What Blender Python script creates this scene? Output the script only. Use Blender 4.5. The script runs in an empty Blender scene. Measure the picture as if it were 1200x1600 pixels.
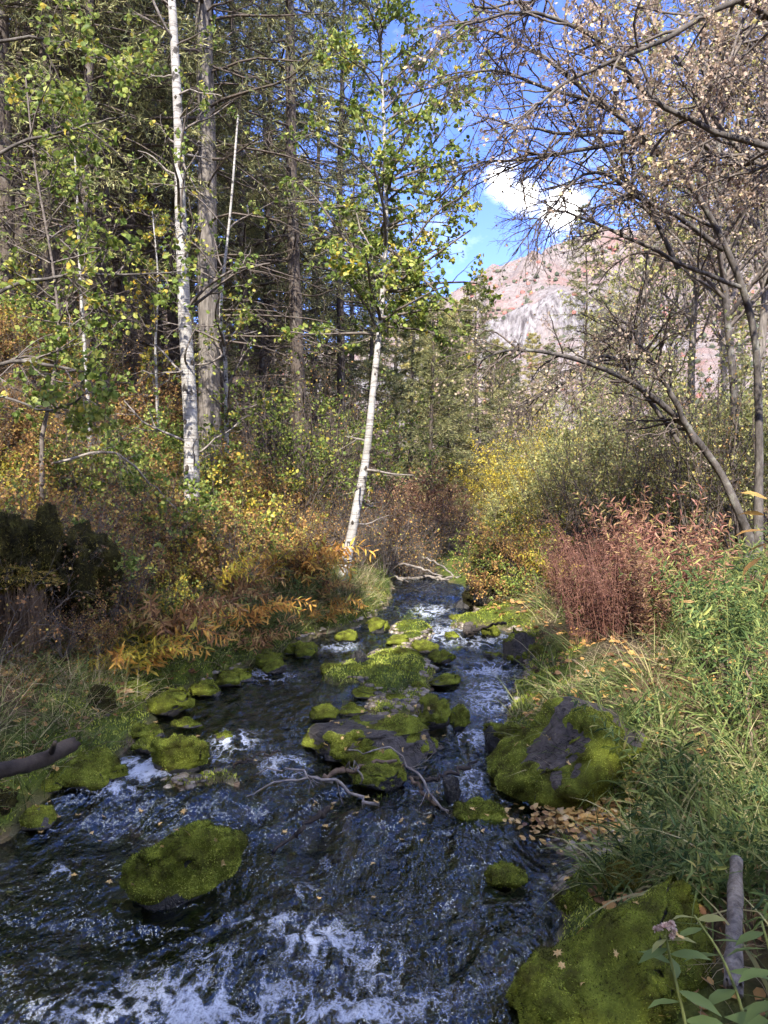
import bpy, math, random
import numpy as np
from mathutils import Matrix, Vector

rng = np.random.default_rng(7)
random.seed(7)
scene = bpy.context.scene
col = scene.collection

# ------------------------------------------------------------------ camera
CAM = np.array([0.0, 0.0, 1.75])
F = 1155.0                      # focal length in photo pixels (1200 x 1600)
PITCH = math.radians(-1.5)
cam_data = bpy.data.cameras.new('camera')
cam_data.sensor_fit = 'VERTICAL'
cam_data.sensor_height = 36.0
cam_data.lens = 36.0 * F / 1600.0
cam_data.clip_start = 0.05
cam_data.clip_end = 6000
cam = bpy.data.objects.new('camera', cam_data)
col.objects.link(cam)
cam.location = CAM
cam.rotation_euler = (math.pi / 2 + PITCH, 0, 0)
scene.camera = cam

# ------------------------------------------------------------------ light
SUN_EL = math.radians(40)
SUN_AZ = math.radians(190)      # compass: 0 = +Y, clockwise; light comes from behind, a little left
sd = Vector((math.sin(SUN_AZ) * math.cos(SUN_EL), math.cos(SUN_AZ) * math.cos(SUN_EL), math.sin(SUN_EL)))
sun_data = bpy.data.lights.new('sun', 'SUN')
sun_data.energy = 2.3
sun_data.angle = math.radians(0.5)
sun_data.color = (1.0, 0.94, 0.84)
sun = bpy.data.objects.new('sun', sun_data)
col.objects.link(sun)
sun.rotation_euler = sd.to_track_quat('Z', 'Y').to_euler()
sun.location = (0, 0, 60)

world = bpy.data.worlds.new('World')
scene.world = world
world.use_nodes = True
wn, wl = world.node_tree.nodes, world.node_tree.links
wn.clear()
sky = wn.new('ShaderNodeTexSky')
sky.sky_type = 'NISHITA'
sky.sun_disc = False
sky.sun_elevation = SUN_EL
sky.sun_rotation = SUN_AZ
sky.altitude = 1700
sky.air_density = 0.9
sky.dust_density = 0.15
sky.ozone_density = 3.0
bg = wn.new('ShaderNodeBackground')
bg.inputs[1].default_value = 0.135
wo = wn.new('ShaderNodeOutputWorld')
# cumulus blobs frayed by noise; those beyond the view added to fill the shade
tc = wn.new('ShaderNodeTexCoord')
mp = wn.new('ShaderNodeMapping')
mp.inputs['Scale'].default_value = (1.0, 1.0, 1.7)
wl.new(tc.outputs['Generated'], mp.inputs[0])
nz = wn.new('ShaderNodeTexNoise')
nz.inputs['Scale'].default_value = 11.0
nz.inputs['Detail'].default_value = 8
nz.inputs['Roughness'].default_value = 0.6
wl.new(mp.outputs[0], nz.inputs['Vector'])
prev = None
for (azd, eld, rad) in [(9.0, 22.6, 1.25), (10.6, 21.5, 1.2), (13.6, 20.4, 1.4), (-38, 17, 9), (-58, 38, 11), (44, 34, 11), (72, 18, 10), (98, 44, 13), (130, 24, 12), (163, 40, 12), (-95, 22, 11), (-128, 44, 13), (-160, 22, 11), (28, 13, 6), (-110, 60, 10), (110, 62, 10), (105, 16, 9), (-140, 14, 9), (-75, 12, 9)]:
    a_, e_ = math.radians(azd), math.radians(eld)
    dt = wn.new('ShaderNodeVectorMath')
    dt.operation = 'DOT_PRODUCT'
    wl.new(tc.outputs['Generated'], dt.inputs[0])
    dt.inputs[1].default_value = (math.sin(a_) * math.cos(e_), math.cos(a_) * math.cos(e_), math.sin(e_))
    mr = wn.new('ShaderNodeMapRange')
    mr.inputs[1].default_value = math.cos(math.radians(rad * 1.5))
    mr.inputs[2].default_value = math.cos(math.radians(rad * 0.25))
    wl.new(dt.outputs['Value'], mr.inputs[0])
    if prev is None:
        prev = mr.outputs[0]
    else:
        mxn = wn.new('ShaderNodeMath')
        mxn.operation = 'MAXIMUM'
        wl.new(prev, mxn.inputs[0])
        wl.new(mr.outputs[0], mxn.inputs[1])
        prev = mxn.outputs[0]
adn = wn.new('ShaderNodeMath')
adn.operation = 'MULTIPLY_ADD'
wl.new(nz.outputs['Fac'], adn.inputs[0])
adn.inputs[1].default_value = 2.6
wl.new(prev, adn.inputs[2])
cr = wn.new('ShaderNodeValToRGB')
cr.color_ramp.elements[0].position = 0.0
cr.color_ramp.elements[0].color = (0, 0, 0, 1)
cr.color_ramp.elements[1].position = 1.0
cr.color_ramp.elements[1].color = (1, 1, 1, 1)
for p_, c_ in ((0.35, 0.05), (0.65, 0.14), (0.85, 0.32)):
    e_ = cr.color_ramp.elements.new(p_)
    e_.color = (c_, c_, c_, 1)
sb = wn.new('ShaderNodeMapRange')
sb.inputs[1].default_value = 1.48
sb.inputs[2].default_value = 2.2
wl.new(adn.outputs[0], sb.inputs[0])
wl.new(sb.outputs[0], cr.inputs[0])
hsv = wn.new('ShaderNodeHueSaturation')
hsv.inputs['Saturation'].default_value = 1.1
tn = wn.new('ShaderNodeMix')
tn.data_type = 'RGBA'
tn.blend_type = 'MULTIPLY'
tn.inputs[0].default_value = 1.0
wl.new(sky.outputs[0], tn.inputs[6])
tn.inputs[7].default_value = (0.66, 0.57, 0.76, 1)
wl.new(tn.outputs[2], hsv.inputs['Color'])
mxs = wn.new('ShaderNodeMix')
mxs.data_type = 'RGBA'
wl.new(cr.outputs[0], mxs.inputs[0])
wl.new(hsv.outputs[0], mxs.inputs[6])
mxs.inputs[7].default_value = (8.6, 8.5, 8.5, 1)
wl.new(mxs.outputs[2], bg.inputs[0])
wl.new(bg.outputs[0], wo.inputs[0])

vs = scene.view_settings
vs.view_transform = 'Standard'
vs.look = 'None'
vs.exposure = 2.45
vs.gamma = 1.0
vs.use_curve_mapping = False
scene.cycles.use_denoising = True
scene.cycles.use_adaptive_sampling = True
scene.cycles.adaptive_threshold = 0.03
scene.cycles.max_bounces = 6
scene.cycles.transparent_max_bounces = 4
scene.cycles.diffuse_bounces = 4
scene.cycles.glossy_bounces = 2
scene.cycles.transmission_bounces = 4
scene.cycles.caustics_reflective = False
scene.cycles.caustics_refractive = False
scene.cycles.sample_clamp_indirect = 6.0


# ------------------------------------------------------------------ pixels to rays
CP, SP = math.cos(PITCH), math.sin(PITCH)


def ray(px, py):
    dx, dz = (px - 600.0) / F, -(py - 800.0) / F
    return np.array([dx, CP - dz * SP, SP + dz * CP])


def at(px, py, Y):
    d = ray(px, py)
    return CAM + d * (Y / d[1])


def project(P):
    D = np.asarray(P, float) - CAM
    dep = np.maximum(D[..., 1] * CP + D[..., 2] * SP, 0.15)
    return 600 + F * D[..., 0] / dep, 800 - F * (-D[..., 1] * SP + D[..., 2] * CP) / dep


def trace(pts, y0, y1=None):
    """pixel polyline with a depth running from y0 to y1 (or a depth per point)"""
    n = len(pts)
    if len(pts[0]) == 3:
        return np.array([at(p[0], p[1], p[2]) for p in pts])
    y1 = y0 if y1 is None else y1
    return np.array([at(p[0], p[1], y0 + (y1 - y0) * i / (n - 1)) for i, p in enumerate(pts)])


# ------------------------------------------------------------------ noise
def _h(ix, iy, iz):
    n = (ix * 374761393 + iy * 668265263 + iz * 1274126177) & 0xFFFFFFFF
    n = ((n ^ (n >> 13)) * 1103515245) & 0xFFFFFFFF
    n = (n ^ (n >> 16)) & 0xFFFFFF
    return n / float(0xFFFFFF)


def vnoise(p):
    p = np.asarray(p, float)
    i = np.floor(p).astype(np.int64)
    f = p - i
    f = f * f * (3 - 2 * f)
    x, y, z = i[..., 0], i[..., 1], i[..., 2]
    fx, fy, fz = f[..., 0], f[..., 1], f[..., 2]
    r = 0
    for a in (0, 1):
        wa = fx if a else 1 - fx
        for b in (0, 1):
            wb = fy if b else 1 - fy
            for c in (0, 1):
                wc = fz if c else 1 - fz
                r = r + wa * wb * wc * _h(x + a, y + b, z + c)
    return r * 2 - 1


def fbm(p, octv=4, gain=0.5):
    p = np.asarray(p, float)
    r, a = 0, 1.0
    for k in range(octv):
        r = r + a * vnoise(p * (2.03 ** k) + 17.3 * k)
        a *= gain
    return r


def fbm2(x, y, s, octv=4, seed=0.0, gain=0.5):
    return fbm(np.stack([x * s + seed, y * s - seed * 1.7, np.zeros_like(x) + seed * 0.31 + 0.5], -1), octv, gain)


def sstep(a, b, x):
    t = np.clip((x - a) / (b - a), 0, 1)
    return t * t * (3 - 2 * t)


def norm(v):
    return v / np.maximum(np.linalg.norm(v, axis=-1, keepdims=True), 1e-9)


# ------------------------------------------------------------------ the lie of the land
_yl = np.array([-60, 0, 2.4, 3.2, 3.6, 3.95, 4.24, 4.8, 5.46, 6.35, 7.4, 8.2, 9.8, 12, 16, 30, 80])
_xl = np.array([-2.6, -2.6, -2.3, -2.1, -1.9, -1.75, -1.62, -1.66, -1.70, -1.2, -.66, -.2, 0.15, 0.1, -.3, 0.5, 2])
_yr = np.array([-60, 0, 2.4, 3.2, 3.6, 4.0, 4.24, 4.8, 5.46, 6.35, 7.4, 8.2, 9.8, 12, 16, 30, 80])
_xr = np.array([0.3, 0.35, 0.5, 0.8, 1.12, 0.95, 0.7, 0.75, 1.0, 1.2, 1.3, 1.05, 1.05, 0.9, 0.5, 1.6, 4])


def xl(y):
    return np.interp(y, _yl, _xl)


def xr(y):
    return np.interp(y, _yr, _xr)


def zw(x, y):
    """mean water level"""
    left = sstep(0.2, -0.9, x)
    step = sstep(3.55, 3.95, y) * left + sstep(3.3, 5.2, y) * (1 - left)
    return 0.02 * np.maximum(0, y - 2) + 0.13 * step + 0.08 * sstep(6.0, 7.6, y) + 0.08 * sstep(8.4, 10, y)


ISL = [  # mossy islands and bars: x, y, rx, ry, top above the water
    (0.10, 6.3, 0.42, 0.85, 0.10), (-0.15, 4.75, 0.36, 0.4, 0.06), (0.28, 7.6, 0.28, 0.55, 0.12),
    (-0.35, 6.2, 0.22, 0.4, 0.06), (0.10, 5.4, 0.30, 0.5, 0.04), (0.05, 3.85, 0.35, 0.28, -0.02),
    (-1.0, 4.05, 0.30, 0.16, 0.03), (1.0, 3.62, 0.26, 0.16, 0.02), (0.9, 7.9, 0.3, 0.4, 0.04),
]


def H(x, y, detail=True):
    x = np.asarray(x, float)
    y = np.asarray(y, float)
    z0 = zw(x, y)
    wob = 0.12 * fbm2(x, y, 1.1, 3, 3.1)
    dl = xl(y) - x + wob
    dr = x - xr(y) + wob
    d_in = np.minimum(-dl, -dr)
    bed = z0 - 0.03 - 0.17 * sstep(0, 0.45, d_in)
    for (ix, iy, rx, ry, h) in ISL:
        q = ((x - ix) / rx) ** 2 + ((y - iy) / ry) ** 2
        w = np.exp(-q * q)
        bed = np.maximum(bed, bed * (1 - w) + (z0 + h + 0.06 * fbm2(x, y, 3.0, 3, 9.0)) * w)
    t = np.maximum(dl, 0)
    far = np.maximum(0, t - 60)
    s = t - 2.2
    hill = np.where(s > 4, s, np.log1p(np.exp(np.clip(s * 2, -30, 30))) / 2)
    left = z0 + 0.02 + 0.34 * (1 - np.exp(-t / 0.35)) + 0.10 * np.minimum(t, 8) + 0.70 * hill - 0.5 * far
    t = np.maximum(dr, 0)
    s = t - 9
    hill = np.where(s > 4, s, np.log1p(np.exp(np.clip(s, -30, 30))))
    right = z0 + 0.02 + 0.20 * (1 - np.exp(-t / 0.4)) + 0.09 * np.minimum(t, 9) + 0.22 * np.minimum(hill, 120)
    h = np.where(dl > 0, left, np.where(dr > 0, right, bed))
    out = np.maximum(dl, dr)
    if detail:
        a = np.clip(out, 0, 1.5) / 1.5
        h = h + a * 0.16 * fbm2(x, y, 0.8, 3, 1.7) + (0.015 + 0.035 * np.clip(out, 0, 1)) * fbm2(x, y, 5.0, 3, 5.2)
        h = h + sstep(30, 120, np.hypot(x, y)) * 5 * fbm2(x, y, 0.02, 3, 8.0)
    return h


def Hs(x, y):
    return float(H(np.array([x]), np.array([y]))[0])


def ground_px(px, py, ymax=60):
    """first hit of the pixel's ray with the land"""
    d = ray(px, py)
    ts = np.linspace(1.2, ymax, 4000)
    p = CAM[None] + d[None] * ts[:, None]
    h = H(p[:, 0], p[:, 1])
    k = np.argmax(p[:, 2] < h)
    return p[k] if p[k, 2] < h[k] else p[-1]


def water_px(px, py):
    d = ray(px, py)
    ts = np.linspace(1.0, 20, 3000)
    p = CAM[None] + d[None] * ts[:, None]
    k = np.argmax(p[:, 2] < zw(p[:, 0], p[:, 1]))
    return p[k]


# ------------------------------------------------------------------ mesh helpers
class MB:
    """collects vertices and polygons, builds one mesh"""

    def __init__(self):
        self.v, self.f, self.n, self.mi, self.nv = [], [], [], [], 0

    def add(self, v, f, mi=0):
        v = np.asarray(v, float).reshape(-1, 3)
        f = np.asarray(f, int)
        if len(v) == 0 or len(f) == 0:
            return self
        self.v.append(v)
        self.f.append((f + self.nv).ravel())
        self.n.append(np.full(len(f), f.shape[1], int))
        self.mi.append(np.full(len(f), mi, int))
        self.nv += len(v)
        return self

    def mesh(self, name, mats, smooth=True, attr=None):
        me = bpy.data.meshes.new(name)
        if self.nv == 0:
            return me
        v = np.concatenate(self.v)
        f = np.concatenate(self.f)
        n = np.concatenate(self.n)
        me.vertices.add(len(v))
        me.vertices.foreach_set('co', v.astype(np.float32).ravel())
        me.loops.add(len(f))
        me.loops.foreach_set('vertex_index', f.astype(np.int32))
        me.polygons.add(len(n))
        st = np.concatenate([[0], np.cumsum(n)[:-1]])
        me.polygons.foreach_set('loop_start', st.astype(np.int32))
        me.polygons.foreach_set('loop_total', n.astype(np.int32))
        me.polygons.foreach_set('material_index', np.concatenate(self.mi).astype(np.int32))
        me.polygons.foreach_set('use_smooth', np.full(len(n), smooth, bool))
        for m in (mats if isinstance(mats, (list, tuple)) else [mats]):
            me.materials.append(m)
        if attr:
            for k, a in attr.items():
                at_ = me.attributes.new(k, 'FLOAT', 'POINT')
                at_.data.foreach_set('value', np.asarray(a, np.float32))
        me.update(calc_edges=True)
        return me


def obj(name, me, parent=None, loc=None, rot=None, scale=None, **tags):
    o = bpy.data.objects.new(name, me)
    col.objects.link(o)
    if parent is not None:
        o.parent = parent
    if loc is not None:
        o.location = loc
    if rot is not None:
        o.rotation_euler = rot
    if scale is not None:
        o.scale = (scale,) * 3 if np.isscalar(scale) else scale
    for k, v in tags.items():
        if v is not None:
            o[k] = v
    return o


def thing(name, label, category, loc=(0, 0, 0), rotz=0.0, scale=1.0, group=None, tilt=(0, 0)):
    return obj(name, None, None, loc, (tilt[0], tilt[1], rotz), scale, label=label, category=category, group=group)


def tubes(P, R, sides=5):
    """P (M,n,3) paths, R (M,n) radii -> verts, quads"""
    P = np.asarray(P, float)
    R = np.asarray(R, float)
    if P.ndim == 2:
        P, R = P[None], R[None]
    M, n, _ = P.shape
    T = np.gradient(P, axis=1)
    T = norm(T)
    ref = np.where(np.abs(T[:, :1, 2:3]) > 0.9, np.array([1.0, 0, 0]), np.array([0, 0, 1.0]))
    ref = np.broadcast_to(ref, T.shape)
    A = norm(np.cross(T, ref))
    B = np.cross(T, A)
    th = np.arange(sides) * 2 * math.pi / sides
    V = P[:, :, None] + R[:, :, None, None] * (A[:, :, None] * np.cos(th)[None, None, :, None] + B[:, :, None] * np.sin(th)[None, None, :, None])
    i = np.arange(M)[:, None, None] * n * sides
    j = np.arange(n - 1)[None, :, None] * sides
    k = np.arange(sides)[None, None, :]
    k2 = (k + 1) % sides
    Fq = np.stack([i + j + k, i + j + k2, i + j + sides + k2, i + j + sides + k], -1).reshape(-1, 4)
    return V.reshape(-1, 3), Fq


def capped(P, R, sides=8):
    """one tube with closed ends"""
    P = np.asarray(P, float)
    R = np.asarray(R, float)
    P = np.concatenate([P[:1], P, P[-1:]])
    R = np.concatenate([[0.0], R, [0.0]])
    # keep tangents sane at the doubled ends
    P[0] = P[1] - (P[2] - P[1]) * 0.03
    P[-1] = P[-2] + (P[-2] - P[-3]) * 0.03
    return tubes(P, R, sides)


def smooth_path(pts, n):
    """Catmull-Rom through the points, resampled to n"""
    p = np.asarray(pts, float)
    p = np.concatenate([[2 * p[0] - p[1]], p, [2 * p[-1] - p[-2]]])
    m = len(p) - 3
    t = np.linspace(0, m - 1e-6, n)
    i = np.floor(t).astype(int)
    f = (t - i)[:, None]
    p0, p1, p2, p3 = p[i], p[i + 1], p[i + 2], p[i + 3]
    return 0.5 * (2 * p1 + (p2 - p0) * f + (2 * p0 - 5 * p1 + 4 * p2 - p3) * f ** 2 + (3 * p1 - p0 - 3 * p2 + p3) * f ** 3)


def grow(P, R, per, t0, t1, lf, ang, nseg, wander, grav, rg, rf=0.6, shrink=0.4, asd=0.2, rmin=0.0012, absL=None, bias=None):
    P = np.asarray(P, float)
    M, n, _ = P.shape
    idx = np.repeat(np.arange(M), per)
    N = len(idx)
    t = rg.uniform(t0, t1, N)
    f = t * (n - 1)
    i = np.clip(np.floor(f).astype(int), 0, n - 2)
    a = (f - i)[:, None]
    pos = P[idx, i] * (1 - a) + P[idx, i + 1] * a
    tan = norm(P[idx, i + 1] - P[idx, i])
    plen = np.linalg.norm(np.diff(P, axis=1), axis=-1).sum(1)[idx]
    pr = R[idx, i] * (1 - a[:, 0]) + R[idx, i + 1] * a[:, 0]
    rv = rg.normal(size=(N, 3))
    if bias is not None:
        rv = rv + np.asarray(bias)
    perp = norm(rv - (rv * tan).sum(-1, keepdims=True) * tan)
    an = ang + asd * rg.normal(size=(N, 1))
    d = np.cos(an) * tan + np.sin(an) * perp
    base = absL if absL is not None else lf * plen
    L = (base * (1 - shrink * t) * rg.uniform(0.55, 1.2, N))[:, None]
    r0 = np.maximum(np.minimum(pr * 0.75, np.maximum(L[:, 0] * 0.02 * rf / 0.6, rmin * 1.3)), rmin)
    out = np.empty((N, nseg + 1, 3))
    out[:, 0] = pos
    g = np.array([0, 0, grav])
    for k in range(nseg):
        d = norm(d + wander * rg.normal(size=(N, 3)) + g)
        out[:, k + 1] = out[:, k] + d * L / nseg
    RR = r0[:, None] * np.linspace(1, 0.35, nseg + 1)[None]
    return out, np.maximum(RR, rmin * 0.7)


def pts_on(P, k, rg, t0=0.2, t1=1.0):
    M, n, _ = P.shape
    idx = np.repeat(np.arange(M), k)
    f = rg.uniform(t0, t1, len(idx)) * (n - 1)
    i = np.clip(np.floor(f).astype(int), 0, n - 2)
    a = (f - i)[:, None]
    return P[idx, i] * (1 - a) + P[idx, i + 1] * a, norm(P[idx, i + 1] - P[idx, i])


# leaf outlines: (along, across, up), faces
T_OVAL = (np.array([(0, 0, 0), (.22, .34, .07), (.62, .40, .06), (1, 0, -.06), (.62, -.40, .06), (.22, -.34, .07)]), np.array([(0, 1, 2, 3), (0, 3, 4, 5)]))
T_LANCE = (np.array([(0, 0, 0), (.3, .105, .03), (.68, .085, .0), (1, 0, -.16), (.68, -.085, .0), (.3, -.105, .03)]), np.array([(0, 1, 2, 3), (0, 3, 4, 5)]))
T_RHOMB = (np.array([(0, 0, 0), (.5, .42, .06), (1, 0, -.05), (.5, -.42, .06)]), np.array([(0, 1, 2, 3)]))
T_NEED = (np.array([(0, -.09, 0), (0, .09, 0), (1, .05, 0), (1, -.05, 0)]), np.array([(0, 1, 2, 3)]))
T_FUZZ = (np.array([(0, -.17, 0), (0, .17, 0), (1, 0, 0)]), np.array([(0, 1, 2)]))
T_WIDE = (np.array([(0, 0, 0), (.15, .09, .012), (.4, .17, .03), (.7, .13, .01), (1, 0, -.14), (.7, -.13, .01), (.4, -.17, .03), (.15, -.09, .012), (.4, 0, 0), (.7, 0, -.03)]),
          np.array([(0, 1, 2, 8), (8, 2, 3, 9), (0, 8, 6, 7), (8, 9, 5, 6)]))
T_WIDE_TIP = np.array([(9, 3, 4), (9, 4, 5)])


def leaves(mb, pos, dirv, size, tmpl, rg, up=0.6, mi=0, extra=None):
    """scatter a leaf outline: dirv = direction of growth; blade faces roughly up"""
    V, Fc = tmpl
    N = len(pos)
    if N == 0:
        return
    d = norm(np.asarray(dirv))
    u = norm(np.array([0, 0, 1.0]) * up + rg.normal(size=(N, 3)) * 0.6)
    s = norm(np.cross(d, u))
    w = np.cross(s, d)
    size = np.broadcast_to(np.asarray(size, float), (N,))
    vv = pos[:, None] + size[:, None, None] * (V[None, :, 0:1] * d[:, None] + V[None, :, 1:2] * s[:, None] + V[None, :, 2:3] * w[:, None])
    k = np.arange(N)[:, None, None] * len(V)
    mb.add(vv.reshape(-1, 3), (Fc[None] + k).reshape(-1, Fc.shape[1]), mi)
    if extra is not None:
        mb.f.append((extra[None] + k).reshape(-1, 3).ravel() + mb.nv - N * len(V))
        mb.n.append(np.full(N * len(extra), 3, int))
        mb.mi.append(np.full(N * len(extra), mi, int))


def blades(mb, pos, dirv, L, w, droop, rg, nseg=3, mi=0):
    """grass blades that arch over"""
    N = len(pos)
    d = norm(np.asarray(dirv))
    s = norm(np.cross(d, rg.normal(size=(N, 3))))
    L = np.broadcast_to(L, (N,))[:, None]
    w = np.broadcast_to(w, (N,))[:, None]
    p = np.array(pos, float)
    rows = []
    for k in range(nseg + 1):
        ww = w * (1 - (k / nseg) ** 1.6 * 0.92)
        rows.append(np.stack([p - s * ww / 2, p + s * ww / 2], 1))
        d = norm(d + np.array([0, 0, -1.0]) * np.broadcast_to(droop, (N,))[:, None])
        p = p + d * L / nseg
    V = np.stack(rows, 1).reshape(N, -1, 3)
    q = np.array([(2 * k, 2 * k + 1, 2 * k + 3, 2 * k + 2) for k in range(nseg)])
    mb.add(V.reshape(-1, 3), (q[None] + (np.arange(N) * 2 * (nseg + 1))[:, None, None]).reshape(-1, 4), mi)


def copy_tree(o, parent=None):
    c = o.copy()
    col.objects.link(c)
    if parent is not None:
        c.parent = parent
    for ch in o.children:
        copy_tree(ch, c)
    return c


class Proto:
    """the first placing uses the built thing, later ones copy it with its parts"""

    def __init__(self, root):
        self.root, self.used = root, False

    def place(self, loc, rotz=0.0, scale=1.0, label=None, group=None, tilt=(0, 0)):
        o = copy_tree(self.root) if self.used else self.root
        self.used = True
        o.location = loc
        o.rotation_euler = (tilt[0], tilt[1], rotz)
        o.scale = (scale,) * 3 if np.isscalar(scale) else scale
        if label:
            o['label'] = label
        if group:
            o['group'] = group
        elif 'group' in o:
            del o['group']
        return o


# ------------------------------------------------------------------ materials
def new_mat(name):
    m = bpy.data.materials.new(name)
    m.use_nodes = True
    n = m.node_tree.nodes
    n.clear()
    out = n.new('ShaderNodeOutputMaterial')
    return m, n, m.node_tree.links, out


def ramp(n, stops, interp='LINEAR'):
    r = n.new('ShaderNodeValToRGB')
    r.color_ramp.interpolation = interp
    e = r.color_ramp.elements
    while len(e) < len(stops):
        e.new(0.5)
    for k, (p, c) in enumerate(stops):
        e[k].position = p
        e[k].color = (c[0], c[1], c[2], 1) if not np.isscalar(c) else (c, c, c, 1)
    return r


def noise(n, l, scale, detail=4, rough=0.55, vec=None, mapscale=None, kind='Object'):
    t = n.new('ShaderNodeTexNoise')
    t.inputs['Scale'].default_value = scale
    t.inputs['Detail'].default_value = detail
    t.inputs['Roughness'].default_value = rough
    if vec is None:
        c = n.new('ShaderNodeTexCoord')
        vec = c.outputs[kind]
    if mapscale:
        mpn = n.new('ShaderNodeMapping')
        mpn.inputs['Scale'].default_value = mapscale
        l.new(vec, mpn.inputs[0])
        vec = mpn.outputs[0]
    l.new(vec, t.inputs['Vector'])
    return t


def mixc(n, l, fac, a, b, blend='MIX'):
    m = n.new('ShaderNodeMix')
    m.data_type = 'RGBA'
    m.blend_type = blend
    for sock, v in ((m.inputs[0], fac), (m.inputs[6], a), (m.inputs[7], b)):
        if hasattr(v, 'links'):
            l.new(v, sock)
        elif np.isscalar(v):
            sock.default_value = v
        else:
            sock.default_value = (v[0], v[1], v[2], 1)
    return m.outputs[2]


def principled(n, l, out, colour, rough=0.7, spec=0.3, bump=None, bstr=0.3, bdist=0.02):
    b = n.new('ShaderNodeBsdfPrincipled')
    if hasattr(colour, 'links'):
        l.new(colour, b.inputs['Base Color'])
    else:
        b.inputs['Base Color'].default_value = (*colour, 1)
    if hasattr(rough, 'links'):
        l.new(rough, b.inputs['Roughness'])
    else:
        b.inputs['Roughness'].default_value = rough
    b.inputs['Specular IOR Level'].default_value = spec
    if bump is not None:
        bp = n.new('ShaderNodeBump')
        bp.inputs['Strength'].default_value = bstr
        bp.inputs['Distance'].default_value = bdist
        l.new(bump, bp.inputs['Height'])
        l.new(bp.outputs[0], b.inputs['Normal'])
    if out is not None:
        l.new(b.outputs[0], out.inputs[0])
    return b


def leaf_mat(name, stops, transl=0.35, rough=0.5, spec=0.35, clump=0.0, nscale=1.3):
    """each leaf (mesh island) takes its own tone"""
    m, n, l, out = new_mat(name)
    g = n.new('ShaderNodeNewGeometry')
    oi = n.new('ShaderNodeObjectInfo')
    r = ramp(n, stops)
    fac = g.outputs['Random Per Island']
    nn = noise(n, l, nscale, 3, kind='Object')
    ma = n.new('ShaderNodeMath')
    ma.operation = 'MULTIPLY_ADD'
    l.new(nn.outputs['Fac'], ma.inputs[0])
    ma.inputs[1].default_value = 1.1 + clump
    ma.inputs[2].default_value = -0.55 - clump * 0.5
    mb_ = n.new('ShaderNodeMath')
    mb_.operation = 'ADD'
    l.new(fac, mb_.inputs[0])
    l.new(ma.outputs[0], mb_.inputs[1])
    l.new(mb_.outputs[0], r.inputs[0])
    hs = n.new('ShaderNodeHueSaturation')
    mv = n.new('ShaderNodeMapRange')
    mv.inputs[3].default_value = 0.8
    mv.inputs[4].default_value = 1.2
    l.new(oi.outputs['Random'], mv.inputs[0])
    l.new(mv.outputs[0], hs.inputs['Value'])
    l.new(r.outputs[0], hs.inputs['Color'])
    b = principled(n, l, None, hs.outputs[0], rough, spec)
    t = n.new('ShaderNodeBsdfTranslucent')
    l.new(hs.outputs[0], t.inputs[0])
    mx = n.new('ShaderNodeMixShader')
    mx.inputs[0].default_value = transl
    l.new(b.outputs[0], mx.inputs[1])
    l.new(t.outputs[0], mx.inputs[2])
    l.new(mx.outputs[0], out.inputs[0])
    return m


def bark_mat(name, dark, light, vscale=(14, 14, 3), bstr=0.6, patch=None):
    m, n, l, out = new_mat(name)
    a = noise(n, l, 1.0, 6, 0.65, mapscale=vscale)
    r = ramp(n, [(0.3, dark), (0.72, light)])
    l.new(a.outputs['Fac'], r.inputs[0])
    c = r.outputs[0]
    if patch:
        p = noise(n, l, 6.0, 5, 0.6)
        pr = ramp(n, [(0.55, 0.0), (0.68, 0.8)])
        l.new(p.outputs['Fac'], pr.inputs[0])
        c = mixc(n, l, pr.outputs[0], c, patch)
    principled(n, l, out, c, 0.85, 0.2, a.outputs['Fac'], bstr, 0.02)
    return m


M = {}
M['conifer_bark'] = bark_mat('conifer_bark', (0.035, 0.027, 0.021), (0.15, 0.12, 0.10), (30, 30, 5), 0.9, (0.17, 0.16, 0.14))
M['old_bark'] = bark_mat('old_bark', (0.05, 0.042, 0.036), (0.26, 0.23, 0.20), (26, 26, 4), 0.9)
M['twig'] = bark_mat('twig', (0.05, 0.038, 0.03), (0.16, 0.13, 0.11), (30, 30, 30), 0.3)
M['grey_twig'] = bark_mat('grey_twig', (0.07, 0.056, 0.047), (0.21, 0.18, 0.16), (20, 20, 20), 0.3)
M['maple_bark'] = bark_mat('maple_bark', (0.03, 0.026, 0.023), (0.155, 0.135, 0.12), (14, 14, 6), 0.8, (0.22, 0.215, 0.18))
M['dead_pale'] = bark_mat('dead_pale', (0.10, 0.085, 0.07), (0.34, 0.30, 0.265), (16, 16, 16), 0.6)
M['wet_wood'] = bark_mat('wet_wood', (0.02, 0.016, 0.014), (0.075, 0.06, 0.05), (12, 12, 12), 0.5)
M['brown_wood'] = bark_mat('brown_wood', (0.07, 0.045, 0.03), (0.22, 0.16, 0.11), (12, 12, 4), 0.5)
M['red_stem'] = bark_mat('red_stem', (0.14, 0.06, 0.04), (0.30, 0.16, 0.11), (20, 20, 5), 0.2)
M['green_stem'] = bark_mat('green_stem', (0.12, 0.14, 0.04), (0.28, 0.30, 0.10), (20, 20, 5), 0.2)


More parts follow.
